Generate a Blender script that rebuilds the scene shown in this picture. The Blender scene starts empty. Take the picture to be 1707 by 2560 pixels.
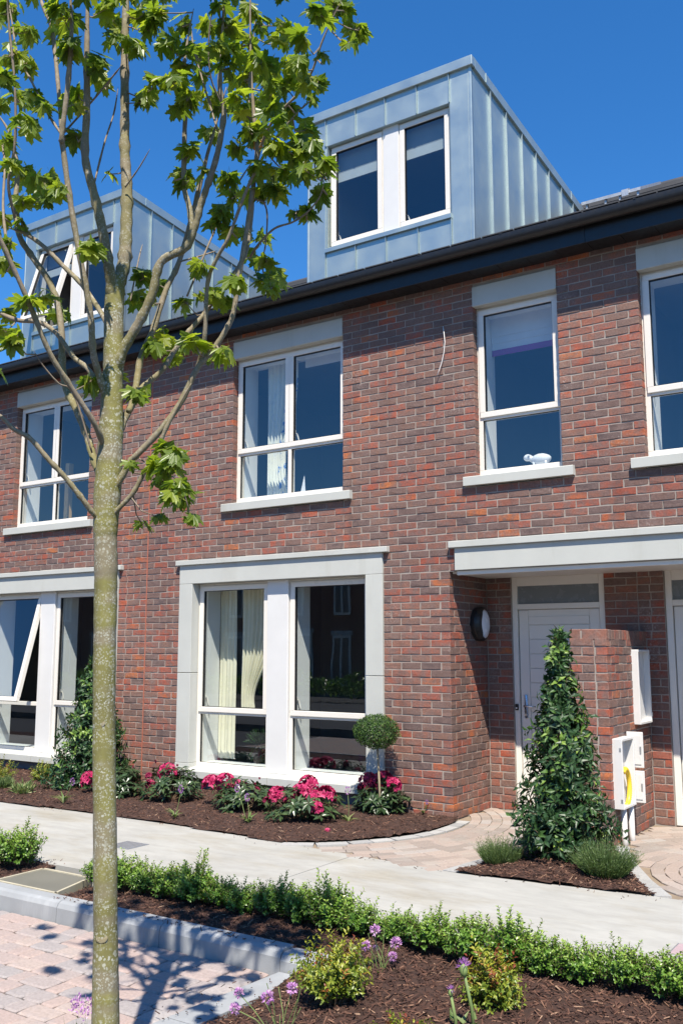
import bpy, math, random
import numpy as np
from mathutils import Vector, Matrix
R = random.Random(7)
NP = np.random.RandomState(7)
C = bpy.context.scene.collection
SC = bpy.context.scene

# ------------------------------------------------------------------ camera
FPX, YAW, PIT, ROL = 2347.2, 0.58792, 0.146463, -0.000486      # focal length in px of a 1707 x 2560 picture
CAM = Vector((4.295, -8.374, 1.6116))
FW = Vector((-math.sin(YAW)*math.cos(PIT), math.cos(YAW)*math.cos(PIT), math.sin(PIT)))
RT0 = Vector((math.cos(YAW), math.sin(YAW), 0)); UP0 = RT0.cross(FW)
RT = RT0*math.cos(ROL)+UP0*math.sin(ROL); UP = -RT0*math.sin(ROL)+UP0*math.cos(ROL)
cd = bpy.data.cameras.new('camera'); cam = bpy.data.objects.new('camera', cd); C.objects.link(cam)
cd.sensor_fit = 'VERTICAL'; cd.sensor_height = 24.0; cd.lens = FPX/2560*24.0
cd.clip_start = 0.1; cd.clip_end = 1500
m = Matrix.Identity(4)
for i in range(3):
    m[i][0] = RT[i]; m[i][1] = UP[i]; m[i][2] = -FW[i]; m[i][3] = CAM[i]
cam.matrix_world = m
SC.camera = cam
KD = 1707/1568
def P(x, y, t):
    "point at depth t seen at pixel (x, y) of the 1568 px wide view of the photograph"
    return CAM + (FW + RT*((x*KD-853.5)/FPX) - UP*((y*KD-1280)/FPX))*t
def ground(x, y, z=0.0):
    d = FW + RT*((x*KD-853.5)/FPX) - UP*((y*KD-1280)/FPX)
    return CAM + d*((z-CAM.z)/d.z)
def project(w):
    d = Vector(w)-CAM; z = d.dot(FW)
    return 853.5+FPX*d.dot(RT)/z, 1280-FPX*d.dot(UP)/z, z

# ------------------------------------------------------------------ sky, sun, exposure
SUN = Vector((0.72, -1.0, 1.92)).normalized()
w = bpy.data.worlds.new('World'); SC.world = w; w.use_nodes = True
nt = w.node_tree; sk = nt.nodes.new('ShaderNodeTexSky'); sk.sky_type = 'NISHITA'; sk.sun_disc = False
sk.sun_elevation = math.asin(SUN.z); sk.sun_rotation = math.atan2(SUN.x, SUN.y)
sk.altitude = 0; sk.air_density = 1.0; sk.dust_density = 0.1; sk.ozone_density = 10.0
bg = nt.nodes['Background']; bg.inputs[1].default_value = 0.108
hs_ = nt.nodes.new('ShaderNodeHueSaturation'); hs_.inputs['Saturation'].default_value = 1.17      # the clear, deep blue of the day, all round
nt.links.new(sk.outputs[0], hs_.inputs['Color']); nt.links.new(hs_.outputs[0], bg.inputs[0])
sl = bpy.data.lights.new('sun', 'SUN'); sl.energy = 5.0; sl.angle = math.radians(0.53); sl.color = (1.0, 0.93, 0.82)
so = bpy.data.objects.new('sun', sl); C.objects.link(so)
so.rotation_euler = (-SUN).to_track_quat('-Z', 'Y').to_euler(); so.location = SUN*30
vs = SC.view_settings; vs.view_transform = 'Standard'; vs.look = 'None'; vs.exposure = 0.87; vs.gamma = 1.0
vs.use_curve_mapping = False

# ------------------------------------------------------------------ materials
def nodes(name):
    m = bpy.data.materials.new(name); m.use_nodes = True
    return m, m.node_tree, m.node_tree.nodes['Principled BSDF']
def N(nt, t, **kw):
    n = nt.nodes.new(t)
    for k, v in kw.items(): setattr(n, k, v)
    return n
def noise(nt, scale, detail=4, rough=0.55, vec=None, sx=None):
    n = N(nt, 'ShaderNodeTexNoise'); n.inputs['Scale'].default_value = scale
    n.inputs['Detail'].default_value = detail; n.inputs['Roughness'].default_value = rough
    if vec is not None:
        if sx:
            mp = N(nt, 'ShaderNodeMapping'); mp.inputs['Scale'].default_value = sx
            nt.links.new(vec, mp.inputs[0]); vec = mp.outputs[0]
        nt.links.new(vec, n.inputs['Vector'])
    return n.outputs[0]
def ramp(nt, fac, stops, interp='LINEAR'):
    r = N(nt, 'ShaderNodeValToRGB'); cr = r.color_ramp; cr.interpolation = interp
    while len(cr.elements) < len(stops): cr.elements.new(0.5)
    for e, (p, c) in zip(cr.elements, stops):
        e.position = p; e.color = (*c, 1) if len(c) == 3 else c
    nt.links.new(fac, r.inputs[0]); return r.outputs[0]
def mixc(nt, a, b, fac, mode='MIX'):
    n = N(nt, 'ShaderNodeMix', data_type='RGBA', blend_type=mode)
    for s, v in ((0, fac), (6, a), (7, b)):
        if hasattr(v, 'is_output'): nt.links.new(v, n.inputs[s])
        elif s == 0: n.inputs[0].default_value = v
        else: n.inputs[s].default_value = (*v, 1)
    return n.outputs[2]
def pos(nt): return N(nt, 'ShaderNodeNewGeometry').outputs['Position']
def attr(nt, name='tone'): return N(nt, 'ShaderNodeAttribute', attribute_name=name).outputs['Fac']
def bump(nt, b, h, strength=0.3, dist=0.004):
    n = N(nt, 'ShaderNodeBump'); n.inputs['Strength'].default_value = strength; n.inputs['Distance'].default_value = dist
    nt.links.new(h, n.inputs['Height']); nt.links.new(n.outputs[0], b.inputs['Normal'])
g3 = lambda v: (v, v, v)
def plain(name, col, rough=0.5, var=0.12, scale=3.0, bs=0.15, bscale=90, metal=0.0, dirt=None, dist=0.002, sx=None):
    "painted or cast surface: slight large-scale tone drift, fine relief, optional stains"
    m, nt, b = nodes(name); p = pos(nt)
    f = noise(nt, scale, 5, 0.6, p, sx)
    c = mixc(nt, col, ramp(nt, f, [(0.25, g3(1-var)), (0.75, g3(1+var))]), 1.0, 'MULTIPLY')
    if dirt:
        d = noise(nt, dirt[1], 6, 0.65, p, dirt[3] if len(dirt) > 3 else None)
        c = mixc(nt, c, dirt[0], ramp(nt, d, [(dirt[2], g3(0)), (min(1, dirt[2]+0.22), g3(0.75))]))
    nt.links.new(c, b.inputs['Base Color'])
    rr = ramp(nt, noise(nt, scale*4, 3, 0.5, p), [(0.2, g3(max(0, rough-0.1))), (0.8, g3(min(1, rough+0.1)))])
    nt.links.new(rr, b.inputs['Roughness']); b.inputs['Metallic'].default_value = metal
    if bs: bump(nt, b, noise(nt, bscale, 5, 0.6, p), bs, dist)
    return m
def toned(name, stops, rough=0.6, bs=0.3, bscale=80, transl=None, spec=0.5, patch=None, dist=0.003, coat=0):
    "colour by the per-piece value 'tone'"
    m, nt, b = nodes(name); p = pos(nt)
    c = ramp(nt, attr(nt), stops)
    c = mixc(nt, c, ramp(nt, noise(nt, bscale*0.5, 4, 0.6, p), [(0.2, g3(0.78)), (0.8, g3(1.2))]), 1.0, 'MULTIPLY')
    if patch:
        f = ramp(nt, noise(nt, patch[1], 4, 0.6, p), [(patch[2], g3(0)), (patch[2]+0.15, g3(patch[3]))])
        c = mixc(nt, c, patch[0], f)
    nt.links.new(c, b.inputs['Base Color']); b.inputs['Roughness'].default_value = rough
    b.inputs['Specular IOR Level'].default_value = spec; b.inputs['Coat Weight'].default_value = coat
    if bs: bump(nt, b, noise(nt, bscale, 5, 0.65, p), bs, dist)
    if transl:
        tr = N(nt, 'ShaderNodeBsdfTranslucent'); nt.links.new(mixc(nt, c, transl[1], 1.0, 'MULTIPLY'), tr.inputs[0])
        mx = N(nt, 'ShaderNodeMixShader'); mx.inputs[0].default_value = transl[0]
        nt.links.new(b.outputs[0], mx.inputs[1]); nt.links.new(tr.outputs[0], mx.inputs[2])
        nt.links.new(mx.outputs[0], nt.nodes['Material Output'].inputs[0])
    return m
def brick_mat():
    m, nt, b = nodes('brick'); p = pos(nt)
    c = ramp(nt, attr(nt), [(0.0, (0.105, 0.078, 0.076)), (0.16, (0.158, 0.102, 0.086)), (0.34, (0.212, 0.121, 0.092)), (0.52, (0.250, 0.112, 0.080)),
                            (0.70, (0.292, 0.088, 0.059)), (0.86, (0.35, 0.092, 0.050)), (1.0, (0.41, 0.148, 0.055))])
    f = ramp(nt, noise(nt, 11, 4, 0.6, p), [(0.40, g3(0)), (0.60, g3(0.8))])
    c = mixc(nt, c, (0.172, 0.119, 0.105), f)                                                    # purplish burnt patches
    c = mixc(nt, c, ramp(nt, noise(nt, 60, 6, 0.7, p), [(0.25, g3(0.62)), (0.75, g3(1.32))]), 1.0, 'MULTIPLY')
    ef = N(nt, 'ShaderNodeMath', operation='MULTIPLY')
    nt.links.new(ramp(nt, noise(nt, 2.1, 3, 0.5, p), [(0.54, g3(0)), (0.70, g3(1))]), ef.inputs[0])
    nt.links.new(ramp(nt, noise(nt, 45, 5, 0.75, p), [(0.52, g3(0)), (0.68, g3(0.8))]), ef.inputs[1])
    c = mixc(nt, c, (0.42, 0.37, 0.34), ef.outputs[0])                                           # efflorescence
    c = mixc(nt, c, ramp(nt, noise(nt, 0.55, 3, 0.5, p), [(0.32, (0.84, 0.81, 0.82)), (0.68, (1.06, 1.02, 0.98))]), 1.0, 'MULTIPLY')   # batches
    c = mixc(nt, c, ramp(nt, noise(nt, 2.2, 4, 0.6, p, (2.2, 2.2, 0.25)), [(0.55, g3(1)), (0.78, g3(0.74))]), 1.0, 'MULTIPLY')          # rain streaks
    nt.links.new(c, b.inputs['Base Color']); b.inputs['Roughness'].default_value = 0.82
    b.inputs['Specular IOR Level'].default_value = 0.3
    bump(nt, b, noise(nt, 85, 7, 0.7, p), 0.65, 0.005)
    return m
MBRICK = brick_mat()
MMORTAR = plain('mortar', (0.285, 0.245, 0.212), 0.9, 0.22, 5, 0.6, 120, dirt=((0.26, 0.225, 0.195), 2.5, 0.60), dist=0.004)
MSTONE = plain('cast_stone', (0.43, 0.435, 0.40), 0.75, 0.07, 1.6, 0.2, 160, dirt=((0.33, 0.32, 0.275), 1.9, 0.54, (1, 1, 0.22)))
MUPVC = plain('white_frame', (0.68, 0.64, 0.575), 0.32, 0.03, 2, 0.0)
MDOOR = plain('white_door', (0.70, 0.675, 0.62), 0.4, 0.03, 2, 0.05, 40)
MPANEL = plain('white_board', (0.60, 0.59, 0.57), 0.4, 0.04, 3, 0.06, 30)
MZINC = plain('zinc', (0.41, 0.48, 0.475), 0.45, 0.03, 1.1, 0.03, 9, metal=0.78, dirt=((0.45, 0.53, 0.54), 1.8, 0.70, (1, 1, 0.3)))
MBLACK = plain('black_plastic', (0.010, 0.010, 0.011), 0.42, 0.2, 6, 0.0)
MSOFFIT = plain('dark_soffit', (0.011, 0.012, 0.014), 0.5, 0.2, 6, 0.0)
MROOF = plain('roof_tile', (0.035, 0.036, 0.040), 0.8, 0.3, 6, 0.5, 40)
MPLINTH = plain('plinth', (0.13, 0.15, 0.17), 0.8, 0.15, 4, 0.2, 60)
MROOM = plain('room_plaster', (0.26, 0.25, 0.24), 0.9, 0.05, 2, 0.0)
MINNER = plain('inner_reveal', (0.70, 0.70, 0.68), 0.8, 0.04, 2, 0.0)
MSEAL = plain('sealant', (0.36, 0.115, 0.07), 0.7, 0.12, 8, 0.2, 60)
MCONC = plain('concrete_path', (0.328, 0.322, 0.296), 0.85, 0.10, 0.9, 0.35, 140, dirt=((0.245, 0.215, 0.155), 0.75, 0.49, (1, 2.2, 1)), dist=0.003)
def scuffed(m):
    nt = m.node_tree; b = nt.nodes['Principled BSDF']; src = b.inputs['Base Color'].links[0].from_socket; p = pos(nt)
    c = mixc(nt, src, ramp(nt, noise(nt, 3.2, 6, 0.72, p, (1, 3, 1)), [(0.30, g3(0.86)), (0.60, g3(1.04))]), 1.0, 'MULTIPLY')
    c = mixc(nt, c, (0.17, 0.15, 0.12), ramp(nt, noise(nt, 21, 3, 0.6, p), [(0.70, g3(0)), (0.76, g3(0.5))]))
    nt.links.new(c, b.inputs['Base Color'])
scuffed(MCONC)
MKERB = plain('kerb_concrete', (0.265, 0.275, 0.28), 0.8, 0.14, 3, 0.35, 120, dirt=((0.37, 0.38, 0.385), 6, 0.55, (1, 1, 0.25)), dist=0.003)
MROAD = plain('asphalt', (0.055, 0.055, 0.057), 0.9, 0.2, 2, 0.5, 150)
MBASE = plain('paving_sand', (0.22, 0.17, 0.12), 0.95, 0.2, 6, 0.4, 140)
MSOIL = plain('mulch_soil', (0.048, 0.021, 0.013), 0.95, 0.45, 22, 0.9, 60, dist=0.02)
MCOVER = plain('cover_fill', (0.135, 0.13, 0.105), 0.7, 0.10, 2, 0.2, 90)
MSTEEL = plain('galvanised_steel', (0.45, 0.46, 0.47), 0.45, 0.1, 6, 0.1, 50, metal=0.7)
MCREAM = plain('cream_curtain', (0.72, 0.68, 0.52), 0.9, 0.08, 5, 0.1, 60)
MYELLOW = plain('yellow_plastic', (0.80, 0.55, 0.04), 0.4, 0.06, 5, 0.0)
MCABLE = plain('white_cable', (0.75, 0.72, 0.68), 0.5, 0.04, 5, 0.0)
MLENS = plain('lamp_lens', (0.82, 0.85, 0.92), 0.25, 0.03, 3, 0.0)
MSILVER = plain('brushed_metal', (0.55, 0.56, 0.58), 0.3, 0.05, 9, 0.0, metal=0.9)
MCHINA = plain('white_pottery', (0.72, 0.72, 0.74), 0.35, 0.05, 8, 0.2, 40)
MBLIND = plain('grey_blind', (0.20, 0.225, 0.235), 0.9, 0.06, 6, 0.0)
MWBLIND = plain('white_blind', (0.68, 0.68, 0.70), 0.9, 0.06, 6, 0.0)
MHEM = plain('pale_hem', (0.36, 0.40, 0.41), 0.9, 0.06, 6, 0.0)
MPURPLE = plain('purple_trim', (0.30, 0.05, 0.26), 0.8, 0.06, 6, 0.0)
MPINE = plain('pine_wood', (0.55, 0.36, 0.15), 0.6, 0.15, 6, 0.1, 40, sx=(8, 8, 1))
MBARE = plain('dark_fabric', (0.05, 0.04, 0.035), 0.9, 0.2, 6, 0.0)
MFANLIGHT = plain('frosted_fanlight', (0.17, 0.19, 0.20), 0.25, 0.06, 3, 0.0)
MSOLAR = plain('solar_cells', (0.02, 0.03, 0.06), 0.2, 0.1, 6, 0.0)
def glass_mat():
    m, nt, b = nodes('window_glass'); nt.nodes.remove(b)
    t = N(nt, 'ShaderNodeBsdfTransparent'); t.inputs[0].default_value = (0.86, 0.90, 0.90, 1)
    g = N(nt, 'ShaderNodeBsdfGlossy'); g.inputs['Roughness'].default_value = 0.0; g.inputs[0].default_value = (0.96, 0.98, 1, 1)
    geo = N(nt, 'ShaderNodeNewGeometry'); dt = N(nt, 'ShaderNodeVectorMath', operation='DOT_PRODUCT')
    nt.links.new(geo.outputs['Normal'], dt.inputs[0]); nt.links.new(geo.outputs['Incoming'], dt.inputs[1])
    ab = N(nt, 'ShaderNodeMath', operation='ABSOLUTE'); nt.links.new(dt.outputs['Value'], ab.inputs[0])
    om = N(nt, 'ShaderNodeMath', operation='SUBTRACT'); om.inputs[0].default_value = 1.0; nt.links.new(ab.outputs[0], om.inputs[1])
    pw = N(nt, 'ShaderNodeMath', operation='POWER'); nt.links.new(om.outputs[0], pw.inputs[0]); pw.inputs[1].default_value = 4.5
    fr = N(nt, 'ShaderNodeMath', operation='MULTIPLY_ADD'); nt.links.new(pw.outputs[0], fr.inputs[0]); fr.inputs[1].default_value = 0.88; fr.inputs[2].default_value = 0.12
    p = pos(nt); bm = N(nt, 'ShaderNodeBump'); bm.inputs['Strength'].default_value = 0.04; bm.inputs['Distance'].default_value = 0.01
    nt.links.new(noise(nt, 2.2, 1, 0.4, p), bm.inputs['Height']); nt.links.new(bm.outputs[0], g.inputs['Normal'])
    mx = N(nt, 'ShaderNodeMixShader')
    nt.links.new(fr.outputs[0], mx.inputs[0]); nt.links.new(t.outputs[0], mx.inputs[1]); nt.links.new(g.outputs[0], mx.inputs[2])
    nt.links.new(mx.outputs[0], nt.nodes['Material Output'].inputs[0]); return m
MGLASS = glass_mat()
def curtain_mat():
    m, nt, b = nodes('patterned_curtain'); p = pos(nt)
    f = ramp(nt, noise(nt, 11, 3, 0.6, p), [(0.56, g3(0)), (0.60, g3(1))])
    z = N(nt, 'ShaderNodeSeparateXYZ'); nt.links.new(p, z.inputs[0])
    k = N(nt, 'ShaderNodeMath', operation='MULTIPLY'); nt.links.new(f, k.inputs[0])
    edge = N(nt, 'ShaderNodeAttribute', attribute_name='tone'); nt.links.new(edge.outputs['Fac'], k.inputs[1])
    nt.links.new(mixc(nt, (0.74, 0.74, 0.66), (0.10, 0.22, 0.50), k.outputs[0]), b.inputs['Base Color'])
    b.inputs['Roughness'].default_value = 0.9; return m
MCURT = curtain_mat()
def bark_mat():
    m, nt, b = nodes('maple_bark'); p = pos(nt)
    c = ramp(nt, noise(nt, 7, 5, 0.6, p, (1, 1, 0.35)), [(0.28, (0.125, 0.100, 0.062)), (0.42, (0.135, 0.122, 0.040)), (0.60, (0.185, 0.172, 0.050)), (0.80, (0.215, 0.190, 0.110))])
    c = mixc(nt, c, (0.20, 0.165, 0.12), ramp(nt, noise(nt, 3.0, 3, 0.5, p, (1, 1, 2.4)), [(0.50, g3(0)), (0.62, g3(0.7))]))
    wob = N(nt, 'ShaderNodeVectorMath', operation='MULTIPLY_ADD')
    wn = N(nt, 'ShaderNodeTexNoise'); wn.inputs['Scale'].default_value = 70; nt.links.new(p, wn.inputs['Vector'])
    nt.links.new(wn.outputs['Color'], wob.inputs[0]); wob.inputs[1].default_value = (.010, .010, .010); nt.links.new(p, wob.inputs[2])
    for scl, lo in ((78, 0.44), (135, 0.40)):
        v = N(nt, 'ShaderNodeTexVoronoi', feature='F1'); v.inputs['Scale'].default_value = scl; nt.links.new(wob.outputs[0], v.inputs['Vector'])
        sp_ = N(nt, 'ShaderNodeSeparateColor'); nt.links.new(v.outputs['Color'], sp_.inputs[0])
        rd_ = N(nt, 'ShaderNodeMath', operation='MULTIPLY_ADD'); nt.links.new(sp_.outputs[0], rd_.inputs[0]); rd_.inputs[1].default_value = -0.52; nt.links.new(v.outputs['Distance'], rd_.inputs[2])
        f = ramp(nt, rd_.outputs[0], [(0.0, g3(1)), (0.07, g3(0))])
        k = N(nt, 'ShaderNodeMath', operation='MULTIPLY'); nt.links.new(f, k.inputs[0])
        nt.links.new(ramp(nt, noise(nt, 6 if scl < 100 else 9, 4, 0.6, p, (1, 1, 1.6)), [(lo, g3(0)), (lo+.22, g3(0.9))]), k.inputs[1])
        c = mixc(nt, c, (0.38, 0.38, 0.31), k.outputs[0])                                           # lichen spots
    c = mixc(nt, c, (0.42, 0.41, 0.35), ramp(nt, noise(nt, 26, 6, 0.75, p), [(0.60, g3(0)), (0.70, g3(0.55))]))
    up = attr(nt)                                                                                # young wood higher up is browner
    c = mixc(nt, c, mixc(nt, (0.235, 0.185, 0.135), ramp(nt, noise(nt, 40, 4, 0.6, p), [(0.2, g3(0.6)), (0.8, g3(1.3))]), 1.0, 'MULTIPLY'), up)
    nt.links.new(c, b.inputs['Base Color']); b.inputs['Roughness'].default_value = 0.85
    bump(nt, b, noise(nt, 55, 6, 0.65, p, (1, 1, 0.35)), 0.6, 0.006); return m
MBARK = bark_mat()
MLEAF = toned('maple_leaf', [(0.0, (0.045, 0.090, 0.018)), (0.45, (0.130, 0.190, 0.026)), (0.8, (0.230, 0.280, 0.036)), (0.95, (0.28, 0.29, 0.05)), (1.0, (0.34, 0.16, 0.04))],
              0.36, 0.25, 60, (0.50, (2.0, 2.0, 0.8)))
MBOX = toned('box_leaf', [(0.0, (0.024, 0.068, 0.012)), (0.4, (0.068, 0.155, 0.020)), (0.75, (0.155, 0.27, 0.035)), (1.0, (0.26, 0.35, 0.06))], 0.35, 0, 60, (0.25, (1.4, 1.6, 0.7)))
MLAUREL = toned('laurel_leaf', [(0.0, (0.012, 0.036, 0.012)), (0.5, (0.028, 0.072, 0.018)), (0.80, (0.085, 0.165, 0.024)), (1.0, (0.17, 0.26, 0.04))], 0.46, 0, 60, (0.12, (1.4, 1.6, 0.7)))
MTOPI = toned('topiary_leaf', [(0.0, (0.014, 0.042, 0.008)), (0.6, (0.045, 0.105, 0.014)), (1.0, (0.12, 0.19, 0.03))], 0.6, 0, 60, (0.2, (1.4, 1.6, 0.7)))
MRHODO = toned('rhododendron_leaf', [(0.0, (0.018, 0.036, 0.014)), (0.6, (0.038, 0.070, 0.026)), (0.9, (0.085, 0.120, 0.04)), (1.0, (0.16, 0.19, 0.06))], 0.32, 0, 60, (0.12, (1.4, 1.6, 0.7)))
MPETAL = toned('magenta_petal', [(0.0, (0.13, 0.005, 0.030)), (0.4, (0.36, 0.010, 0.075)), (0.8, (0.54, 0.028, 0.145)), (1.0, (0.62, 0.12, 0.22))], 0.55, 0, 60, (0.3, (1.2, 1.0, 1.1)))
MLILAC = toned('lilac_petal', [(0.0, (0.22, 0.08, 0.32)), (0.4, (0.48, 0.22, 0.50)), (1.0, (0.74, 0.50, 0.64))], 0.6, 0, 60, (0.3, (1.2, 1.0, 1.2)))
MGRASS = toned('blade_leaf', [(0.0, (0.050, 0.090, 0.030)), (0.6, (0.115, 0.175, 0.050)), (1.0, (0.25, 0.27, 0.11))], 0.5, 0, 60, (0.25, (1.3, 1.5, 0.8)))
MSPIREA = toned('golden_leaf', [(0.0, (0.050, 0.100, 0.014)), (0.45, (0.155, 0.215, 0.024)), (0.72, (0.33, 0.33, 0.034)), (0.88, (0.33, 0.16, 0.035)), (1.0, (0.22, 0.050, 0.025))], 0.4, 0, 60, (0.3, (1.4, 1.4, 0.7)))
MCHIP = toned('bark_chip', [(0.0, (0.026, 0.011, 0.007)), (0.5, (0.068, 0.029, 0.018)), (0.8, (0.118, 0.054, 0.033)), (0.95, (0.185, 0.100, 0.062)), (1.0, (0.31, 0.20, 0.13))], 0.9, 0.4, 120)
MPAVER = toned('paver', [(0.0, (0.27, 0.25, 0.242)), (0.25, (0.315, 0.260, 0.238)), (0.6, (0.335, 0.258, 0.228)), (0.85, (0.350, 0.285, 0.250)), (1.0, (0.315, 0.295, 0.285))], 0.85, 0.45, 130,
               patch=((0.27, 0.245, 0.24), 7, 0.56, 0.45), spec=0.3)
MBLOCK = toned('block_paver', [(0.0, (0.235, 0.20, 0.175)), (0.5, (0.30, 0.24, 0.205)), (0.8, (0.33, 0.27, 0.232)), (1.0, (0.31, 0.285, 0.265))], 0.88, 0.4, 130,
               patch=((0.29, 0.265, 0.235), 3, 0.5, 0.6), spec=0.3)
MSETT = toned('grey_sett', [(0.0, (0.26, 0.26, 0.255)), (1.0, (0.36, 0.355, 0.34))], 0.85, 0.4, 130, spec=0.3)

# ------------------------------------------------------------------ mesh builder
class MB:
    def __init__(s): s.v = []; s.f = []; s.t = []; s.tone = 0.5
    def add(s, vs, fs, tone=None):
        o = len(s.v); s.v.extend(vs); s.f.extend([tuple(i+o for i in f) for f in fs])
        s.t.extend([s.tone if tone is None else tone]*len(fs)); return s
    def box(s, x0, x1, y0, y1, z0, z1, tone=None, b=0.0):
        if b <= 0:
            vs = [(x0,y0,z0),(x1,y0,z0),(x1,y1,z0),(x0,y1,z0),(x0,y0,z1),(x1,y0,z1),(x1,y1,z1),(x0,y1,z1)]
            return s.add(vs, [(0,3,2,1),(4,5,6,7),(0,1,5,4),(1,2,6,5),(2,3,7,6),(3,0,4,7)], tone)
        X = (x0, x0+b, x1-b, x1); Y = (y0, y0+b, y1-b, y1); Z = (z0, z0+b, z1-b, z1)
        vs = []; idx = {}
        for i, xx in enumerate((0, 3)):
            for j, yy in enumerate((0, 3)):
                for k, zz in enumerate((0, 3)):
                    xi = 1 if xx == 0 else 2; yi = 1 if yy == 0 else 2; zi = 1 if zz == 0 else 2
                    for a, c in (('x', (X[xx], Y[yi], Z[zi])), ('y', (X[xi], Y[yy], Z[zi])), ('z', (X[xi], Y[yi], Z[zz]))):
                        idx[(i, j, k, a)] = len(vs); vs.append(c)
        F = []
        g = lambda i, j, k, a: idx[(i, j, k, a)]
        F += [(g(0,0,0,'x'),g(0,0,1,'x'),g(0,1,1,'x'),g(0,1,0,'x')), (g(1,0,0,'x'),g(1,1,0,'x'),g(1,1,1,'x'),g(1,0,1,'x'))]
        F += [(g(0,0,0,'y'),g(1,0,0,'y'),g(1,0,1,'y'),g(0,0,1,'y')), (g(0,1,0,'y'),g(0,1,1,'y'),g(1,1,1,'y'),g(1,1,0,'y'))]
        F += [(g(0,0,0,'z'),g(0,1,0,'z'),g(1,1,0,'z'),g(1,0,0,'z')), (g(0,0,1,'z'),g(1,0,1,'z'),g(1,1,1,'z'),g(0,1,1,'z'))]
        for j in (0, 1):
            for k in (0, 1): F.append((g(0,j,k,'y'),g(1,j,k,'y'),g(1,j,k,'z'),g(0,j,k,'z')))
        for i in (0, 1):
            for k in (0, 1): F.append((g(i,0,k,'x'),g(i,1,k,'x'),g(i,1,k,'z'),g(i,0,k,'z')))
            for j in (0, 1): F.append((g(i,j,0,'x'),g(i,j,1,'x'),g(i,j,1,'y'),g(i,j,0,'y')))
        for i in (0, 1):
            for j in (0, 1):
                for k in (0, 1): F.append((g(i,j,k,'x'),g(i,j,k,'y'),g(i,j,k,'z')))
        return s.add(vs, F, tone)
    def poly_prism(s, pts, z0, z1, tone=None):
        n = len(pts); vs = [(x, y, z0) for x, y in pts]+[(x, y, z1) for x, y in pts]
        fs = [tuple(range(n-1, -1, -1)), tuple(range(n, 2*n))]+[(i, (i+1) % n, n+(i+1) % n, n+i) for i in range(n)]
        return s.add(vs, fs, tone)
    def extrude_x(s, prof, x0, x1, tone=None):
        n = len(prof); vs = [(x0, y, z) for y, z in prof]+[(x1, y, z) for y, z in prof]
        fs = [tuple(range(n)), tuple(range(2*n-1, n-1, -1))]+[(i, n+i, n+(i+1) % n, (i+1) % n) for i in range(n)]
        return s.add(vs, fs, tone)
    def tube(s, pts, rad, n=8, tone=None, cap=True):
        pts = [Vector(p) for p in pts]; k = len(pts)
        if not hasattr(rad, '__len__'): rad = [rad]*k
        if not hasattr(tone, '__len__'): tones = [tone]*k
        else: tones = tone
        up = None; o = len(s.v)
        for i, p in enumerate(pts):
            d = (pts[min(i+1, k-1)]-pts[max(i-1, 0)]).normalized()
            if up is None: up = d.orthogonal().normalized()
            else:
                up = up-d*up.dot(d)
                up = up.normalized() if up.length > 1e-6 else d.orthogonal().normalized()
            q = d.cross(up)
            for j in range(n):
                a = 2*math.pi*j/n; r = rad[i]
                s.v.append(tuple(p+(up*math.cos(a)+q*math.sin(a))*r))
        for i in range(k-1):
            for j in range(n):
                s.f.append((o+i*n+j, o+i*n+(j+1) % n, o+(i+1)*n+(j+1) % n, o+(i+1)*n+j)); s.t.append(s.tone if tones[i] is None else tones[i])
        if cap:
            s.f.append(tuple(o+j for j in range(n-1, -1, -1))); s.f.append(tuple(o+(k-1)*n+j for j in range(n))); s.t += [s.tone if tones[0] is None else tones[0], s.tone if tones[-1] is None else tones[-1]]
        return s
    def xf(s, fn, start=0):
        for i in range(start, len(s.v)): s.v[i] = tuple(fn(Vector(s.v[i])))
        return s
    def mesh(s, name, mat, smooth=False):
        me = bpy.data.meshes.new(name); me.from_pydata([tuple(v) for v in s.v], [], s.f)
        a = me.attributes.new('tone', 'FLOAT', 'FACE'); a.data.foreach_set('value', np.array(s.t, dtype=np.float32))
        if smooth: me.polygons.foreach_set('use_smooth', np.ones(len(s.f), dtype=bool))
        me.materials.append(mat); me.update(); return me
WT = {}
def put(name, data, parent=None, loc=(0, 0, 0), rz=0.0, **pr):
    o = bpy.data.objects.new(name, data); C.objects.link(o)
    loc = Vector(loc); WT[o.name] = loc
    if parent is not None:
        o.parent = parent; o.location = loc-WT[parent.name]
    else: o.location = loc
    o.rotation_euler = (0, 0, rz)
    for k, v in pr.items(): o[k] = v
    return o
def obj(name, mb, mat, parent=None, smooth=False, **pr):
    return put(name, mb.mesh(name, mat, smooth), parent, **pr)
def thing(name, label, category, loc=(0, 0, 0), group=None):
    pr = dict(label=label, category=category)
    if group: pr['group'] = group
    return put(name, None, None, loc, **pr)
def structure(name, mb, mat, smooth=False, **kw): return obj(name, mb, mat, None, smooth, kind='structure', **kw)

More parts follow.
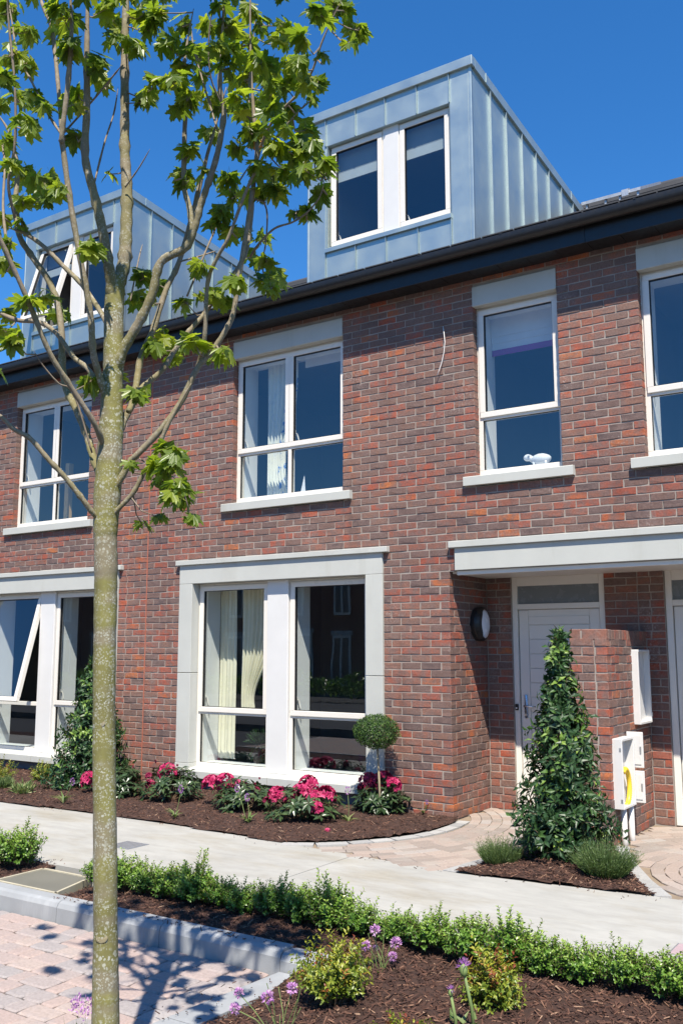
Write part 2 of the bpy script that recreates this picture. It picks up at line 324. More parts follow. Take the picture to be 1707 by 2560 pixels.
# ------------------------------------------------------------------ ground, path, kerb, paving
structure('ground', MB().add([(-300,-300,-0.30),(300,-300,-0.30),(300,300,-0.30),(-300,300,-0.30)], [(0,1,2,3)]), MROAD)
structure('road', MB().box(-80, 80, -17.5, -9.2, -0.29, -0.135), MROAD)
FAR = [(-14,-1.70),(-4.5,-1.70),(-2.5,-1.63),(-0.7,-1.755),(1.02,-1.93),(2.4,-1.80),(9,-1.80)]
def far_y(x):
    for (a, b), (c, d) in zip(FAR, FAR[1:]):
        if a <= x <= c: return b+(d-b)*(x-a)/(c-a)
    return -1.8
path = structure('path', MB().box(-14, 9, -3.36, -1.95, -0.20, -0.06), MCONC)
JX = [-14, -9.5, -4.9, 0.06, 4.4, 9]
for a, b in zip(JX, JX[1:]):
    pts = [(a+0.004, -3.37), (b-0.004, -3.37)]+[(x, far_y(x)) for x in [b-0.004]+[q[0] for q in reversed(FAR) if a < q[0] < b]+[a+0.004]]
    obj('concrete_slab', MB().poly_prism(pts, -0.055, 0.0), MCONC, path)
# parking bay pavers (rows run along the kerb)
bay = structure('parking_bay', MB().box(-7, 0.985, -7.6, -4.075, -0.25, -0.150), MBASE)
def paver_mesh(w, d, h, seed, mat, tone, be=0.010):
    r = random.Random(seed); m = MB(); n = 3
    ring = []
    for (ax, ay), (bx, by) in (((-w/2,-d/2),(w/2,-d/2)),((w/2,-d/2),(w/2,d/2)),((w/2,d/2),(-w/2,d/2)),((-w/2,d/2),(-w/2,-d/2))):
        for k in range(n):
            u = k/n; c = 0.006 if k == 0 else 0
            ring.append((ax+(bx-ax)*u*1.0, ay+(by-ay)*u))
    o = []
    for i, (x, y) in enumerate(ring):
        k = 0.955 if i % n == 0 else 1.0
        o.append((x*k+r.uniform(-.003,.003), y*k+r.uniform(-.003,.003)))
    L = len(o)
    vs = [(x, y, 0) for x, y in o]+[(x, y, h-be*0.8+r.uniform(-.001,.001)) for x, y in o]+[(x*(1-be*2/w), y*(1-be*2/d), h+r.uniform(-.001,.001)) for x, y in o]
    fs = [(i, (i+1) % L, L+(i+1) % L, L+i) for i in range(L)]+[(L+i, L+(i+1) % L, 2*L+(i+1) % L, 2*L+i) for i in range(L)]+[tuple(range(2*L, 3*L))]
    m.add(vs, fs, tone); return m.mesh('paver', mat)
PV = {}
for w_ in (0.10, 0.14, 0.17, 0.21):
    PV[w_] = [paver_mesh(w_-0.006, 0.140-0.006, 0.045, 100+int(w_*100)*20+k, MPAVER, R.random()) for k in range(9)]
cands = []
y = -4.09-0.07; row = 0
while y > -7.5:
    x = 0.975
    while x > -6.9:
        w_ = R.choice([0.10, 0.14, 0.14, 0.17, 0.21, 0.21])
        cands.append((x-w_/2, y, w_)); x -= w_
    y -= 0.140; row += 1
sc = []
for x, y, w_ in cands:
    px, py, d = project((x, y, -0.12)) if (Vector((x, y, -0.12))-CAM).dot(FW) > 0.3 else (9e9, 9e9, 1)
    vis = -60 < px < 1767 and py < 2640 and d > 0
    sc.append((0 if vis else 1, d, x, y, w_))
sc.sort(key=lambda q: (q[0], q[1]))
rest = MB()
for i, (nv, d, x, y, w_) in enumerate(sc):
    if i < 300 and nv == 0:
        put('paver', R.choice(PV[w_]), bay, (x, y, -0.165+R.uniform(-.0025,.0025)), R.uniform(-.012,.012))
    else:
        rest.box(x-w_/2+.003, x+w_/2-.003, y-.067, y+.067, -0.165, -0.122, R.random(), 0.006)
if rest.v: obj('distant_pavers', rest, MPAVER, bay, kind='stuff')
# raised kerb along the bay, flush kerb along the planting nib
kerb = structure('kerb', MB().box(-14, 1.03, -4.06, -3.97, -0.26, -0.05), MKERB)
prof = [(-4.088,-0.20),(-4.083,-0.035),(-4.068,-0.008),(-4.045,0.004),(-3.958,0.004),(-3.958,-0.20)]
kx = 1.035
for i in range(8):
    L = 0.915 if i else 0.90
    obj('kerb_stone', MB().extrude_x(prof, kx-L+0.004, kx-0.001), MKERB, kerb); kx -= L
    if kx < -7: break
obj('kerb_stone', MB().extrude_x([(y-0.004, z-0.012) for y, z in prof], 1.040, 1.30), MKERB, kerb)
fl = [(1.045,-4.10),(1.20,-4.10),(1.17,-4.9),(1.12,-5.7),(1.05,-6.6),(0.90,-6.6),(0.965,-5.7),(0.99,-4.9)]
for (a, b) in ((0, 1), (1, 2), (2, 3)):
    i0 = [1,2,3,4]; o0 = [0,7,6,5]
    A0, A1 = Vector((*fl[o0[a]],0)), Vector((*fl[i0[a]],0)); B0, B1 = Vector((*fl[o0[b]],0)), Vector((*fl[i0[b]],0))
    e = (B0-A0).normalized()*0.003
    obj('flush_kerb_stone', MB().poly_prism([tuple((A0+e)[:2]), tuple((B0-e)[:2]), tuple((B1-e)[:2]), tuple((A1+e)[:2])], -0.22, -0.098), MKERB, kerb)
# covered pit in the hedge strip, small drain plate in the path
pit = thing('access_cover', 'recessed tray access cover with smooth grey infill and pale metal rim beside the kerb', 'access cover', (-1.27, -3.72, 0))
cv = [(-1.63,-3.50),(-1.10,-3.50),(-0.955,-3.945),(-1.62,-3.945)]
obj('infill', MB().poly_prism([(-1.60,-3.52),(-1.12,-3.52),(-0.985,-3.925),(-1.59,-3.925)], -0.06, -0.002), MCOVER, pit)
fr = MB()
for (a, b) in zip(cv, cv[1:]+cv[:1]):
    A = Vector((*a, 0)); B = Vector((*b, 0)); d = (B-A).normalized(); q = Vector((d.y, -d.x, 0))*0.020
    fr.poly_prism([tuple(A[:2]), tuple((A+q)[:2]), tuple((B+q)[:2]), tuple(B[:2])], -0.06, 0.005)
obj('rim', fr, plain('tarnished_rim', (0.42, 0.38, 0.28), 0.6, 0.15, 8, 0.1, 60), pit)
dr = thing('drain_plate', 'small dark square drain plate let into the concrete path', 'drain cover', (-1.72, -2.56, 0))
dp = MB().box(-1.86, -1.60, -2.68, -2.44, -0.02, 0.003)
obj('frame', dp, plain('grey_iron', (0.16, 0.17, 0.19), 0.6, 0.1, 6, 0.2, 60), dr)
for k in range(6): obj('rib', MB().box(-1.84+k*0.04, -1.82+k*0.04, -2.66, -2.46, 0.003, 0.007), MSTEEL, dr)
dr2 = thing('valve_cover', 'small pinkish valve cover set in the path behind the hedge end', 'drain cover', (2.86, -3.0, 0))
obj('plate', MB().box(2.80, 3.02, -2.96, -2.76, -0.02, 0.004), plain('pink_iron', (0.36, 0.27, 0.28), 0.6, 0.1, 6, 0.2, 60), dr2)
obj('rim', MB().box(2.79, 3.03, -2.97, -2.75, -0.02, 0.002), MSTEEL, dr2)

# porch paving: courses swing round the corner of the planting bed
def inpoly(x, y, pg):
    c = False; n = len(pg)
    for i in range(n):
        x0, y0 = pg[i]; x1, y1 = pg[(i+1) % n]
        if (y0 > y) != (y1 > y) and x < (x1-x0)*(y-y0)/(y1-y0)+x0: c = not c
    return c
EDGE = [(0.06, 0.0),(0.10,-0.30),(0.10,-0.56),(0.04,-0.86),(-0.06,-1.10),(-0.28,-1.43),(-0.48,-1.62),(-0.72,-1.76)]
ISL_L = [(1.00,-1.93),(1.06,-1.50),(1.16,-0.95),(1.335,-0.345)]
ISL_R = [(1.675,-0.345),(1.76,-0.62),(1.96,-1.05),(2.16,-1.43),(2.40,-1.81)]
forec = structure('porch_paving', MB().box(0.0, 3.2, -0.02, 1.0, -0.12, -0.012).poly_prism([(-0.72,-1.78),(1.0,-1.95),(2.4,-1.83),(3.6,-1.83),(3.6,-0.02),(0.0,-0.02),(0.1,-0.56),(-0.06,-1.1),(-0.28,-1.43)], -0.12, -0.012), MBASE)
def near_poly(poly, x, y):
    best = 9
    for (a, b), (c, d) in zip(poly, poly[1:]):
        L2 = (c-a)**2+(d-b)**2; u = max(0, min(1, ((x-a)*(c-a)+(y-b)*(d-b))/L2)); best = min(best, math.hypot(x-a-u*(c-a), y-b-u*(d-b)))
    return best
LEFTP = EDGE+[(-0.72,-1.77),(1.02,-1.93),(1.06,-1.50),(1.16,-0.95),(1.345,-0.33),(1.345,0.85),(0.0,0.85)]
RIGHTP = ISL_R+[(3.6,-1.80),(3.6,0.85),(1.675,0.85)]
blocks = []
def ring_blocks(cx, cy, r0, r1, pg, L=0.2, wd=0.10, skip=None):
    r = r0; k = 0
    while r < r1:
        n = max(5, int(2*math.pi*(r+wd/2)/L)); off = R.random()*L/(r+.01)
        for j in range(n):
            a = 2*math.pi*j/n+off; x = cx+(r+wd/2)*math.cos(a); y = cy+(r+wd/2)*math.sin(a)
            if inpoly(x, y, pg) and not (skip and skip(x, y)): blocks.append((cx, cy, r+0.002, r+wd-0.002, a-math.pi/n+0.0022/(r+.05), a+math.pi/n-0.0022/(r+.05), x, y))
        r += wd; k += 1
ring_blocks(-1.15, -0.45, 1.20, 3.6, LEFTP, skip=lambda x, y: near_poly(EDGE, x, y) < 0.13)
ring_blocks(3.02, -0.80, 0.0, 2.4, RIGHTP, skip=lambda x, y: near_poly(ISL_R, x, y) < 0.13)
blocks.sort(key=lambda b: (Vector((b[6], b[7], 0))-CAM).length)
def block_mb(mb, b, tone):
    cx, cy, r0, r1, a0, a1, x, y = b; z = R.uniform(-0.0015, 0.0015)
    q = lambda r, a, zz: (cx+r*math.cos(a), cy+r*math.sin(a), zz)
    e = 0.0035; ea = e/(r1)
    vs = [q(r0,a0,-.02),q(r1,a0,-.02),q(r1,a1,-.02),q(r0,a1,-.02),q(r0,a0,z-.003),q(r1,a0,z-.003),q(r1,a1,z-.003),q(r0,a1,z-.003),
          q(r0+e,a0+ea,z),q(r1-e,a0+ea,z),q(r1-e,a1-ea,z),q(r0+e,a1-ea,z)]
    fs = [(0,1,5,4),(1,2,6,5),(2,3,7,6),(3,0,4,7),(4,5,9,8),(5,6,10,9),(6,7,11,10),(7,4,8,11),(8,9,10,11)]
    mb.add(vs, fs, tone)
bl_rest = MB()
for i, b in enumerate(blocks):
    if i < 300:
        m_ = MB(); block_mb(m_, b, R.random()); obj('block_paver', m_, MBLOCK, forec)
    else: block_mb(bl_rest, b, R.random())
if bl_rest.v: obj('distant_block_pavers', bl_rest, MBLOCK, forec, kind='stuff')
def edge_setts(poly, side):
    pts = [Vector((*p, 0)) for p in poly]
    fine = []
    for a, b in zip(pts, pts[1:]):
        n = max(1, round((b-a).length/0.19))
        fine += [a+(b-a)*(k/n) for k in range(n)]
    fine.append(pts[-1])
    for i, (a, b) in enumerate(zip(fine, fine[1:])):
        d = (b-a).normalized(); q = Vector((-d.y, d.x, 0))*side*0.115; e = d*0.004
        c = [a+e, b-e, b-e+q, a+e+q]
        if side < 0: c.reverse()
        obj('edging_sett', MB().poly_prism([tuple(v[:2]) for v in c], -0.02, 0.004, R.random()), MSETT, forec)
edge_setts(EDGE, 1); edge_setts(ISL_R, 1); edge_setts(ISL_L[:3], 1)

# ------------------------------------------------------------------ planting beds (bark mulch)
def h2(x, y, s=1.0): return math.sin(x*3.1*s+1.3)*math.cos(y*2.7*s+.4)*0.5+math.sin(x*7.3*s+y*5.1*s)*0.3+math.sin(x*17*s-y*13*s)*.2
chips = MB()
def chip(x, y, z, s=1.0):
    L = (0.006+0.028*R.random()**2)*s; wd = R.uniform(0.0022, 0.0075)*s; h = R.uniform(0.002, 0.005)
    a = R.uniform(0, 6.283); tl = R.uniform(-0.55, 0.55); ro = R.uniform(-.6, .6)
    M_ = Matrix.Translation((x, y, z)) @ Matrix.Rotation(a, 4, 'Z') @ Matrix.Rotation(tl, 4, 'Y') @ Matrix.Rotation(ro, 4, 'X')
    k = R.uniform(0.3, 0.9)
    vs = [(-L,-wd*.6,0),(L,-wd*k,0),(L*.9,wd*k,0),(-L*.95,wd*.5,0),(-L*.9,0,h),(L*.8,0,h)]
    chips.add([tuple(M_ @ Vector(v)) for v in vs], [(0,1,5,4),(1,2,5),(2,3,4,5),(3,0,4),(3,2,1,0)], R.random()**1.4)
def bed(name, poly, zf, n, step=0.05):
    xs = [p[0] for p in poly]; ys = [p[1] for p in poly]; mb = MB(); idx = {}
    nx = int((max(xs)-min(xs))/step)+2; ny = int((max(ys)-min(ys))/step)+2
    def vid(i, j):
        if (i, j) not in idx:
            x = min(xs)+i*step; y = min(ys)+j*step; idx[(i, j)] = len(mb.v)
            mb.v.append((x, y, zf(x, y)+0.010*h2(x, y, 2.2)+NP.uniform(-.004, .004)))
        return idx[(i, j)]
    for i in range(nx):
        for j in range(ny):
            x = min(xs)+(i+.5)*step; y = min(ys)+(j+.5)*step
            if inpoly(x, y, poly): mb.f.append((vid(i,j),vid(i+1,j),vid(i+1,j+1),vid(i,j+1))); mb.t.append(.5)
    structure(name, mb, MSOIL, True)
    k = 0
    while k < n:
        x = R.uniform(min(xs), max(xs)); y = R.uniform(min(ys), max(ys))
        if not inpoly(x, y, poly): continue
        k += 1
        px, py, d = project((x, y, 0)) if (Vector((x, y, 0))-CAM).dot(FW) > .3 else (9e9, 0, 1)
        if not (-120 < px < 1830 and py < 2680): continue
        chip(x, y, zf(x, y)+0.010*h2(x, y, 2.2)+R.uniform(0, .010), 1.0)
HB = [(-14, 0.02),(0.06, 0.02)]+EDGE[1:]+[(x, far_y(x)-0.02) for x in (-0.72,-1.6,-2.5,-4.5,-14)]
def z_house(x, y): return 0.012+0.035*max(0, min(1, (y+1.75)/1.2))*max(0, min(1, -x/1.5+.35)) if y < 0 else 0.03
bed('house_bed', HB, z_house, 24000)
IB = ISL_L+ISL_R
bed('island_bed', IB, lambda x, y: 0.015+0.05*max(0, 1-((x-1.6)**2+(y+1.25)**2)/0.45), 5200, 0.04)
FB = [(-0.95,-3.34),(4.6,-3.34),(4.6,-7.6),(1.05,-7.6),(1.13,-5.7),(1.18,-4.9),(1.21,-4.11),(1.31,-4.09),(1.31,-3.98),(1.04,-3.975),(-0.94,-3.975)]
def z_front(x, y):
    if x < 1.2 and y > -4.1: return -0.012
    return -0.015-0.075*max(0, min(1, (-y-3.9)/0.5))*max(0, min(1, (2.0-x)/0.8)) - 0.05*max(0, min(1, (-y-4.2)/1.5))
bed('hedge_bed', FB, z_front, 42000)
FB2 = [(-14,-3.34),(-1.64,-3.34),(-1.64,-3.96),(-14,-3.96)]
bed('hedge_strip', FB2, lambda x, y: -0.01, 9000)
for k in range(10):
    x = R.uniform(1.5, 3.0); y = R.uniform(-5.2, -3.9); chip(x, y, z_front(x, y)+.02, R.uniform(1.8, 3.2))
for k in range(150):                                                  # crumbs kicked onto the paving
    x = R.uniform(-4, 3.2); y = R.choice([far_y(x)-.02-abs(R.gauss(0, .05)), -3.36+abs(R.gauss(0, .05))])
    chip(x, y, .004, .6)
for k in range(70): chip(R.uniform(-.9, 1.0), -3.99-R.random()*.06, .008, .6)
for k in range(60): chip(.98+R.gauss(.06, .09), R.uniform(-5.3, -4.15), -.088, .6)
obj('bark_mulch', chips, MCHIP, None, kind='stuff', label='loose brown bark chips covering the planting beds', category='mulch')

# ------------------------------------------------------------------ brickwork
def brick_mb(L, seed, tone, D=0.095, H=0.065):
    "one tumbled brick: wavy outline, worn arris; front faces -y"
    r = random.Random(seed); m = MB()
    fx = [-L/2, -L/6, L/6, L/2]
    ring = [(x, -H/2) for x in fx]+[(L/2, 0.0)]+[(x, H/2) for x in reversed(fx)]+[(-L/2, 0.0)]
    j = lambda a: r.uniform(-a, a)
    ring = [(x+j(.0022), z+j(.0020)) for x, z in ring]; n = len(ring)
    y0 = [j(.0012) for _ in ring]
    vs = [(x, D, z) for x, z in ring]+[(x, 0.0042+y, z) for (x, z), y in zip(ring, y0)]+[(x*(1-.008/L), y*1.2, z*0.885) for (x, z), y in zip(ring, y0)]
    fs = [(i, n+i, n+(i+1) % n, (i+1) % n) for i in range(n)]+[(n+i, 2*n+i, 2*n+(i+1) % n, n+(i+1) % n) for i in range(n)]+[tuple(range(3*n-1, 2*n-1, -1))]
    m.add(vs, [tuple(reversed(f)) for f in fs], tone); return m
def rtone():
    u = R.random()
    return R.uniform(0.0, 0.16) if u < .10 else R.uniform(0.14, 0.52) if u < .60 else R.uniform(0.5, 0.80) if u < .94 else R.uniform(0.80, 1.0)
BV = {L: [(brick_mb(L, int(L*1000)*50+k, t), t) for k, t in enumerate([rtone() for _ in range(40 if L > .2 else 20)])] for L in (0.215, 0.16, 0.1025)}
BME = {L: [b.mesh('brick', MBRICK) for b, t in v] for L, v in BV.items()}
PIECES = {}          # owner -> list of (x, y, z, length, height, rz)
def row_segs(a, b, k, x0):
    j = x0+(0.1125 if k % 2 else 0.0); i = math.floor((a-j)/0.225); c = []
    while j+0.225*i < b:
        s, e = j+0.225*i+0.005, j+0.225*(i+1)-0.005
        s = a if s < a+.012 else s; e = b if e > b-.012 else e
        if e-s > 0.002: c.append([s, e])
        i += 1
    if len(c) > 1 and c[0][1]-c[0][0] < 0.055: c[1][0] = c[0][0]; c.pop(0)
    if len(c) > 1 and c[-1][1]-c[-1][0] < 0.055: c[-2][1] = c[-1][1]; c.pop()
    out = []
    for s, e in c:
        if e-s > 0.24: mid = (s+e)/2; out += [(s, mid-.005), (mid+.005, e)]
        else: out.append((s, e))
    return out
def course_runs(x0, x1, z0, z1, holes):
    "free x-intervals of one course with the height left by what lies over or under it"
    zc = (z0+z1)/2; iv = [(x0, x1)]
    for hx0, hx1, hz0, hz1 in holes:
        if hz0 < zc < hz1:
            n = []
            for a, b in iv:
                if hx1 <= a or hx0 >= b: n.append((a, b)); continue
                if hx0-a > .02: n.append((a, hx0))
                if b-hx1 > .02: n.append((hx1, b))
            iv = n
    return iv
def lay_front(owner, x0, x1, zlo, zhi, y, holes, org, kmin=0, corner=None):
    k = max(kmin, math.ceil((zlo-.01)/0.075))
    while 0.075*k+0.03 < zhi:
        z = 0.075*k
        for a, b in course_runs(x0, x1, z, z+.065, holes):
            if corner and abs(b-corner[0]) < .01 and z < corner[1] and k % 2: b -= 0.1125
            o = org(a, b, z)
            for s, e in row_segs(a, b, k, o): PIECES.setdefault(owner((s+e)/2) if callable(owner) else owner, []).append(((s+e)/2, y, z+.0325, e-s, 1, 0.0))
        k += 1
def lay_side(owner, x, y0, y1, zlo, zhi, kmin=0, odd_first=True):
    "wall facing +x running away from the street; alternate courses start behind the header of the corner brick"
    for k in range(kmin, 200):
        z = 0.075*k
        if z < zlo-.01: continue
        if z+.03 > zhi: break
        a = y0 if k % 2 else y0+0.1125
        y = a
        while y < y1-.02:
            e = min(y+.215, y1)
            if y1-e < .04: e = y1
            PIECES.setdefault(owner, []).append((x, (y+e)/2, z+.0325, e-y, 1, math.pi/2)); y = e+.010
MAIN, LEFT, RIGHT, PIER = 'main', 'left', 'right', 'pier'
XJ, XR = -4.19, 1.598                      # movement joint, party line
W1 = (-2.842, -1.270); W2 = (0.318, 1.208); W3 = (1.984, 2.884); W4 = (-6.886, -5.33)
ZS, ZSB, ZL, ZLT = 3.32, 3.23, 5.075, 5.285
BAY = (-3.612, -0.762); BAYL = (-7.53, -4.68)
holes = [(*W1, ZSB+.02, ZLT), (*W2, ZSB+.02, ZLT), (*W3, ZSB+.02, ZLT), (*W4, ZSB+.02, ZLT),
         (*BAY, -1, 2.64), (*BAYL, -1, 2.64), (0.0, 3.20, -1, 2.39), (0.075, 3.125, 2.37, 2.64)]
own = lambda x: LEFT if x < XJ else MAIN if x < XR else RIGHT
def org(a, b, z):
    if z > 2.6: return W2[0]-.005
    if abs(b) < .2: return 0.005
    return XJ+.006
lay_front(MAIN, XJ+.007, 3.6, 0, 5.40, 0, holes, lambda a, b, z: org(a, b, z), corner=(0.0, 2.38))
for s_ in [q for q in PIECES[MAIN] if q[0] > XR]: PIECES.setdefault(RIGHT, []).append(s_)
PIECES[MAIN] = [q for q in PIECES[MAIN] if q[0] <= XR]
lay_front(LEFT, -9.6, XJ-.007, 0, 5.40, 0, holes, lambda a, b, z: XJ-.002)
YB = 0.86
lay_side(MAIN, 0.0, 0.0, YB-.004, 0, 2.40)
lay_front(MAIN, 0.005, 0.275, 0, 2.40, YB, [], lambda a, b, z: -0.005)
lay_front(RIGHT, 1.676, 1.853, 0, 1.72, YB, [], lambda a, b, z: 1.671)
lay_front(MAIN, 1.276, 1.598, 1.79, 2.40, YB, [], lambda a, b, z: 1.271)
lay_front(RIGHT, 1.608, 1.853, 1.72, 2.40, YB, [], lambda a, b, z: 1.606)
PX0, PX1, PY = 1.343, 1.671, -0.345
for k in range(23):
    z = 0.075*k
    a, b = (PX0, PX1) if k % 2 == 0 else (PX0, PX1-.1125)
    cut = PX0+.2175 if k % 2 == 0 else None
    segs = [(a, cut-.005), (cut+.005, b)] if cut else [(a, a+.1025), (a+.1125, b)]
    for s, e in segs: PIECES.setdefault(PIER, []).append(((s+e)/2, PY, z+.0325, e-s, 1, 0.0))
lay_side(PIER, PX1, PY, YB-.004, 0, 1.72)

def plane_wall(mb, x0, x1, z0, z1, y, holes, depth=0.3):
    xs = sorted({x0, x1}|{min(max(h[i], x0), x1) for h in holes for i in (0, 1)})
    zs = sorted({z0, z1}|{min(max(h[i], z0), z1) for h in holes for i in (2, 3)})
    solid = lambda i, j: 0 <= i < len(xs)-1 and 0 <= j < len(zs)-1 and not any(h[0] < (xs[i]+xs[i+1])/2 < h[1] and h[2] < (zs[j]+zs[j+1])/2 < h[3] for h in holes)
    for i in range(len(xs)-1):
        for j in range(len(zs)-1):
            if not solid(i, j): continue
            a, b, c, d = xs[i], xs[i+1], zs[j], zs[j+1]; e = y+depth
            mb.add([(a,y,c),(b,y,c),(b,y,d),(a,y,d),(a,e,c),(b,e,c),(b,e,d),(a,e,d)], [(0,1,2,3),(7,6,5,4)])
            if not solid(i-1, j): mb.add([(a,y,c),(a,y,d),(a,e,d),(a,e,c)], [(0,1,2,3)])
            if not solid(i+1, j): mb.add([(b,y,c),(b,e,c),(b,e,d),(b,y,d)], [(0,1,2,3)])
            if not solid(i, j-1): mb.add([(a,y,c),(a,e,c),(b,e,c),(b,y,c)], [(0,1,2,3)])
            if not solid(i, j+1): mb.add([(a,y,d),(b,y,d),(b,e,d),(a,e,d)], [(0,1,2,3)])

house = thing('brick_house', 'red brick house with wide stone-framed window, white front door and zinc dormer', 'house', (-1.3, 0.5, 0))
houseL = thing('brick_house', 'neighbouring red brick house behind the street tree, its windows tilted open', 'house', (-6.5, 0.5, 0))
houseR = thing('brick_house', 'next red brick house beyond the meter boxes, only its edge showing', 'house', (2.6, 0.5, 0))
MH = 0.0052
walls = {}
wholes = [(h[0]-.004, h[1]+.004, h[2]-.03 if h[2] > 0 else -1, h[3]+.0) for h in holes[:4]]+holes[4:6]+[(-MH, 3.20, -1, 2.39), holes[7]]
for key, hs, x0, x1 in ((MAIN, house, XJ, XR), (LEFT, houseL, -9.6, XJ), (RIGHT, houseR, XR, 3.6)):
    mb = MB()
    plane_wall(mb, x0, x1, -0.3, 5.42, MH, [h for h in wholes if h[1] > x0 and h[0] < x1], 0.29)
    if key == MAIN:
        mb.box(-0.30, -MH, MH+.2905, 1.15, -0.3, 2.40); mb.box(-MH, 0.28, YB+MH, 1.15, -0.3, 2.40); mb.box(1.272, XR, YB+MH, 1.15, -0.3, 2.40)
    if key == RIGHT: mb.box(XR, 1.857, YB+MH, 1.15, -0.3, 2.40); mb.box(3.2, 3.6, 0.3, 1.15, -.3, 2.40)
    walls[key] = obj('wall', mb, MMORTAR, hs)
pier = thing('brick_pier', 'low brick wall with on-edge brick top dividing the two porches', 'wall', (1.5, 0.2, 0))
walls[PIER] = obj('core', MB().box(PX0+.004, PX1-MH, PY+MH, YB+.02, -0.2, 1.70), MMORTAR, pier)
def place_bricks(key):
    parent = walls[key]; L = []
    for q in PIECES[key]:
        px, py, d = project(q[:3]); vis = -40 < px < 1747 and -40 < py < 2600
        L.append((0 if vis else 1, d, q))
    L.sort(key=lambda t: (t[0], t[1])); rest = MB(); n = 0
    for nv, d, (x, y, z, ln, hk, rz) in L:
        c = min(BV, key=lambda v: abs(v-ln)); i = R.randrange(len(BV[c]))
        sx = ln/c; out = R.uniform(-.0028, .0025); tw = R.uniform(-.006, .006); ro = R.uniform(-.006, .006)
        if rz == 0: loc = Vector((x, y+out, z+R.uniform(-.0012, .0012)))
        else: loc = Vector((x-out, y, z+R.uniform(-.0012, .0012)))
        if nv == 0 and n < 300:
            n += 1; o = put('brick', BME[c][i], parent, loc); o.rotation_euler = (0, ro, rz+tw); o.scale = (sx, 1, 1)
        else:
            if nv == 1 and not (-500 < project((x, y, z))[0] < 2200): continue
            b = BV[c][i][0]; M_ = Matrix.Translation(loc) @ Matrix.Rotation(rz+tw, 4, 'Z') @ Matrix.Rotation(ro, 4, 'Y') @ Matrix.Diagonal((sx, 1, 1, 1))
            rest.add([tuple(M_ @ Vector(v)) for v in b.v], b.f, rtone())
    if rest.v: obj('brickwork', rest, MBRICK, parent, kind='stuff')
for k_ in (MAIN, LEFT, RIGHT, PIER): place_bricks(k_)
# on-edge coping of the pier
y = PY; i = 0
while y < YB-.03:
    r = random.Random(i); t = rtone(); e = 0.065
    if i == 0:
        for (a, b) in ((PX0, PX0+.098), (PX0+.112, PX1)): obj('coping_brick', MB().box(a, b, y, y+.063, 1.703, 1.792+r.uniform(-.003,.003), R.choice([.95, .45]) if a == PX0 else .5, .005), MBRICK, pier)
    else: obj('coping_brick', MB().box(PX0+r.uniform(-.002,.003), PX1+r.uniform(-.003,.002), y, y+e, 1.703, 1.790+r.uniform(-.003,.003), t, .004), MBRICK, pier)
    y += .075; i += 1
obj('coping_bed', MB().box(PX0+.006, PX1-.006, PY+.006, YB, 1.69, 1.782), MMORTAR, pier)
obj('movement_joint', MB().box(XJ-.006, XJ+.006, -0.002, .05, 0, 5.38), MSEAL, house)

# ------------------------------------------------------------------ windows
def bar_ring(mb, x0, x1, z0, z1, w, y0, y1, b=.004):
    mb.box(x0, x1, y0, y1, z0, z0+w, b=b); mb.box(x0, x1, y0, y1, z1-w, z1, b=b)
    mb.box(x0, x0+w, y0, y1, z0+w, z1-w, b=0); mb.box(x1-w, x1, y0, y1, z0+w, z1-w, b=0)
def lever(parent, x, y, z, s=1, mat=None):
    mb = MB().box(x-.012, x+.012, y, y+.008, z-.035, z+.035)
    mb.tube([(x, y+.004, z), (x, y+.04, z), (x+s*.012, y+.045, z-.035), (x+s*.03, y+.04, z-.085), (x+s*.036, y+.04, z-.115)], [.008, .008, .009, .008, .007], 6)
    obj('handle', mb, mat or MUPVC, parent, True)
def window(parent, x0, x1, z0, z1, y, cells, fw=.05, name='window', nest=False):
    "cells: (x0, x1, z0, z1, kind, handle side, opening angle)"
    mb = MB(); bar_ring(mb, x0, x1, z0, z1, fw, y, y+.07)
    xs = sorted({c[0] for c in cells if c[0] > x0+.1}); zs = sorted({c[2] for c in cells if c[2] > z0+.1})
    for x in xs: mb.box(x-.022, x+.022, y, y+.07, z0+fw, z1-fw)
    for z in zs: mb.box(x0+fw, x1-fw, y+.0015, y+.068, z-.025, z+.025, b=.003)
    wo = obj(name if not nest else 'window_frame', mb, MUPVC, parent)
    sub = parent if nest else wo
    for a, b, c, d, kind, hs, ang in cells:
        A = x0+fw-.006 if a <= x0+.01 else a+.016; B = x1-fw+.006 if b >= x1-.01 else b-.016
        Cz = z0+fw-.006 if c <= z0+.01 else c+.019; Dz = z1-fw+.006 if d >= z1-.01 else d-.019
        piv = Vector((0, y+.02, Dz)); rot = Matrix.Rotation(ang, 3, 'X')
        T = (lambda v: piv+rot @ (v-piv)) if ang else (lambda v: v)
        if kind == 's':
            A -= .018; B += .018; Dz += .018; Cz -= .018
            s = MB(); bar_ring(s, A, B, Cz, Dz, .058, y-.016, y+.040); s.xf(T); obj('sash', s, MUPVC, sub)
            gk = MB(); bar_ring(gk, A+.056, B-.056, Cz+.056, Dz-.056, .008, y-.006, y+.03, 0); gk.xf(T); obj('gasket', gk, MBLACK, sub)
            e = .058
        else:
            e = .004
            gk = MB(); bar_ring(gk, A-.002, B+.002, Cz-.002, Dz+.002, .010, y+.012, y+.04, 0); obj('gasket', gk, MBLACK, sub)
        g = MB().add([(A+e, y+.010 if kind == 's' else y+.028, Cz+e), (B-e, y+.010 if kind == 's' else y+.028, Cz+e), (B-e, y+.010 if kind == 's' else y+.028, Dz-e), (A+e, y+.010 if kind == 's' else y+.028, Dz-e)], [(0, 1, 2, 3)])
        g.xf(T); obj('pane', g, MGLASS, sub)
        if hs:
            hx = A+.03 if hs < 0 else B-.03
            lever(sub, hx, y+.06, Cz+.17, 1 if hs < 0 else -1)
    return wo
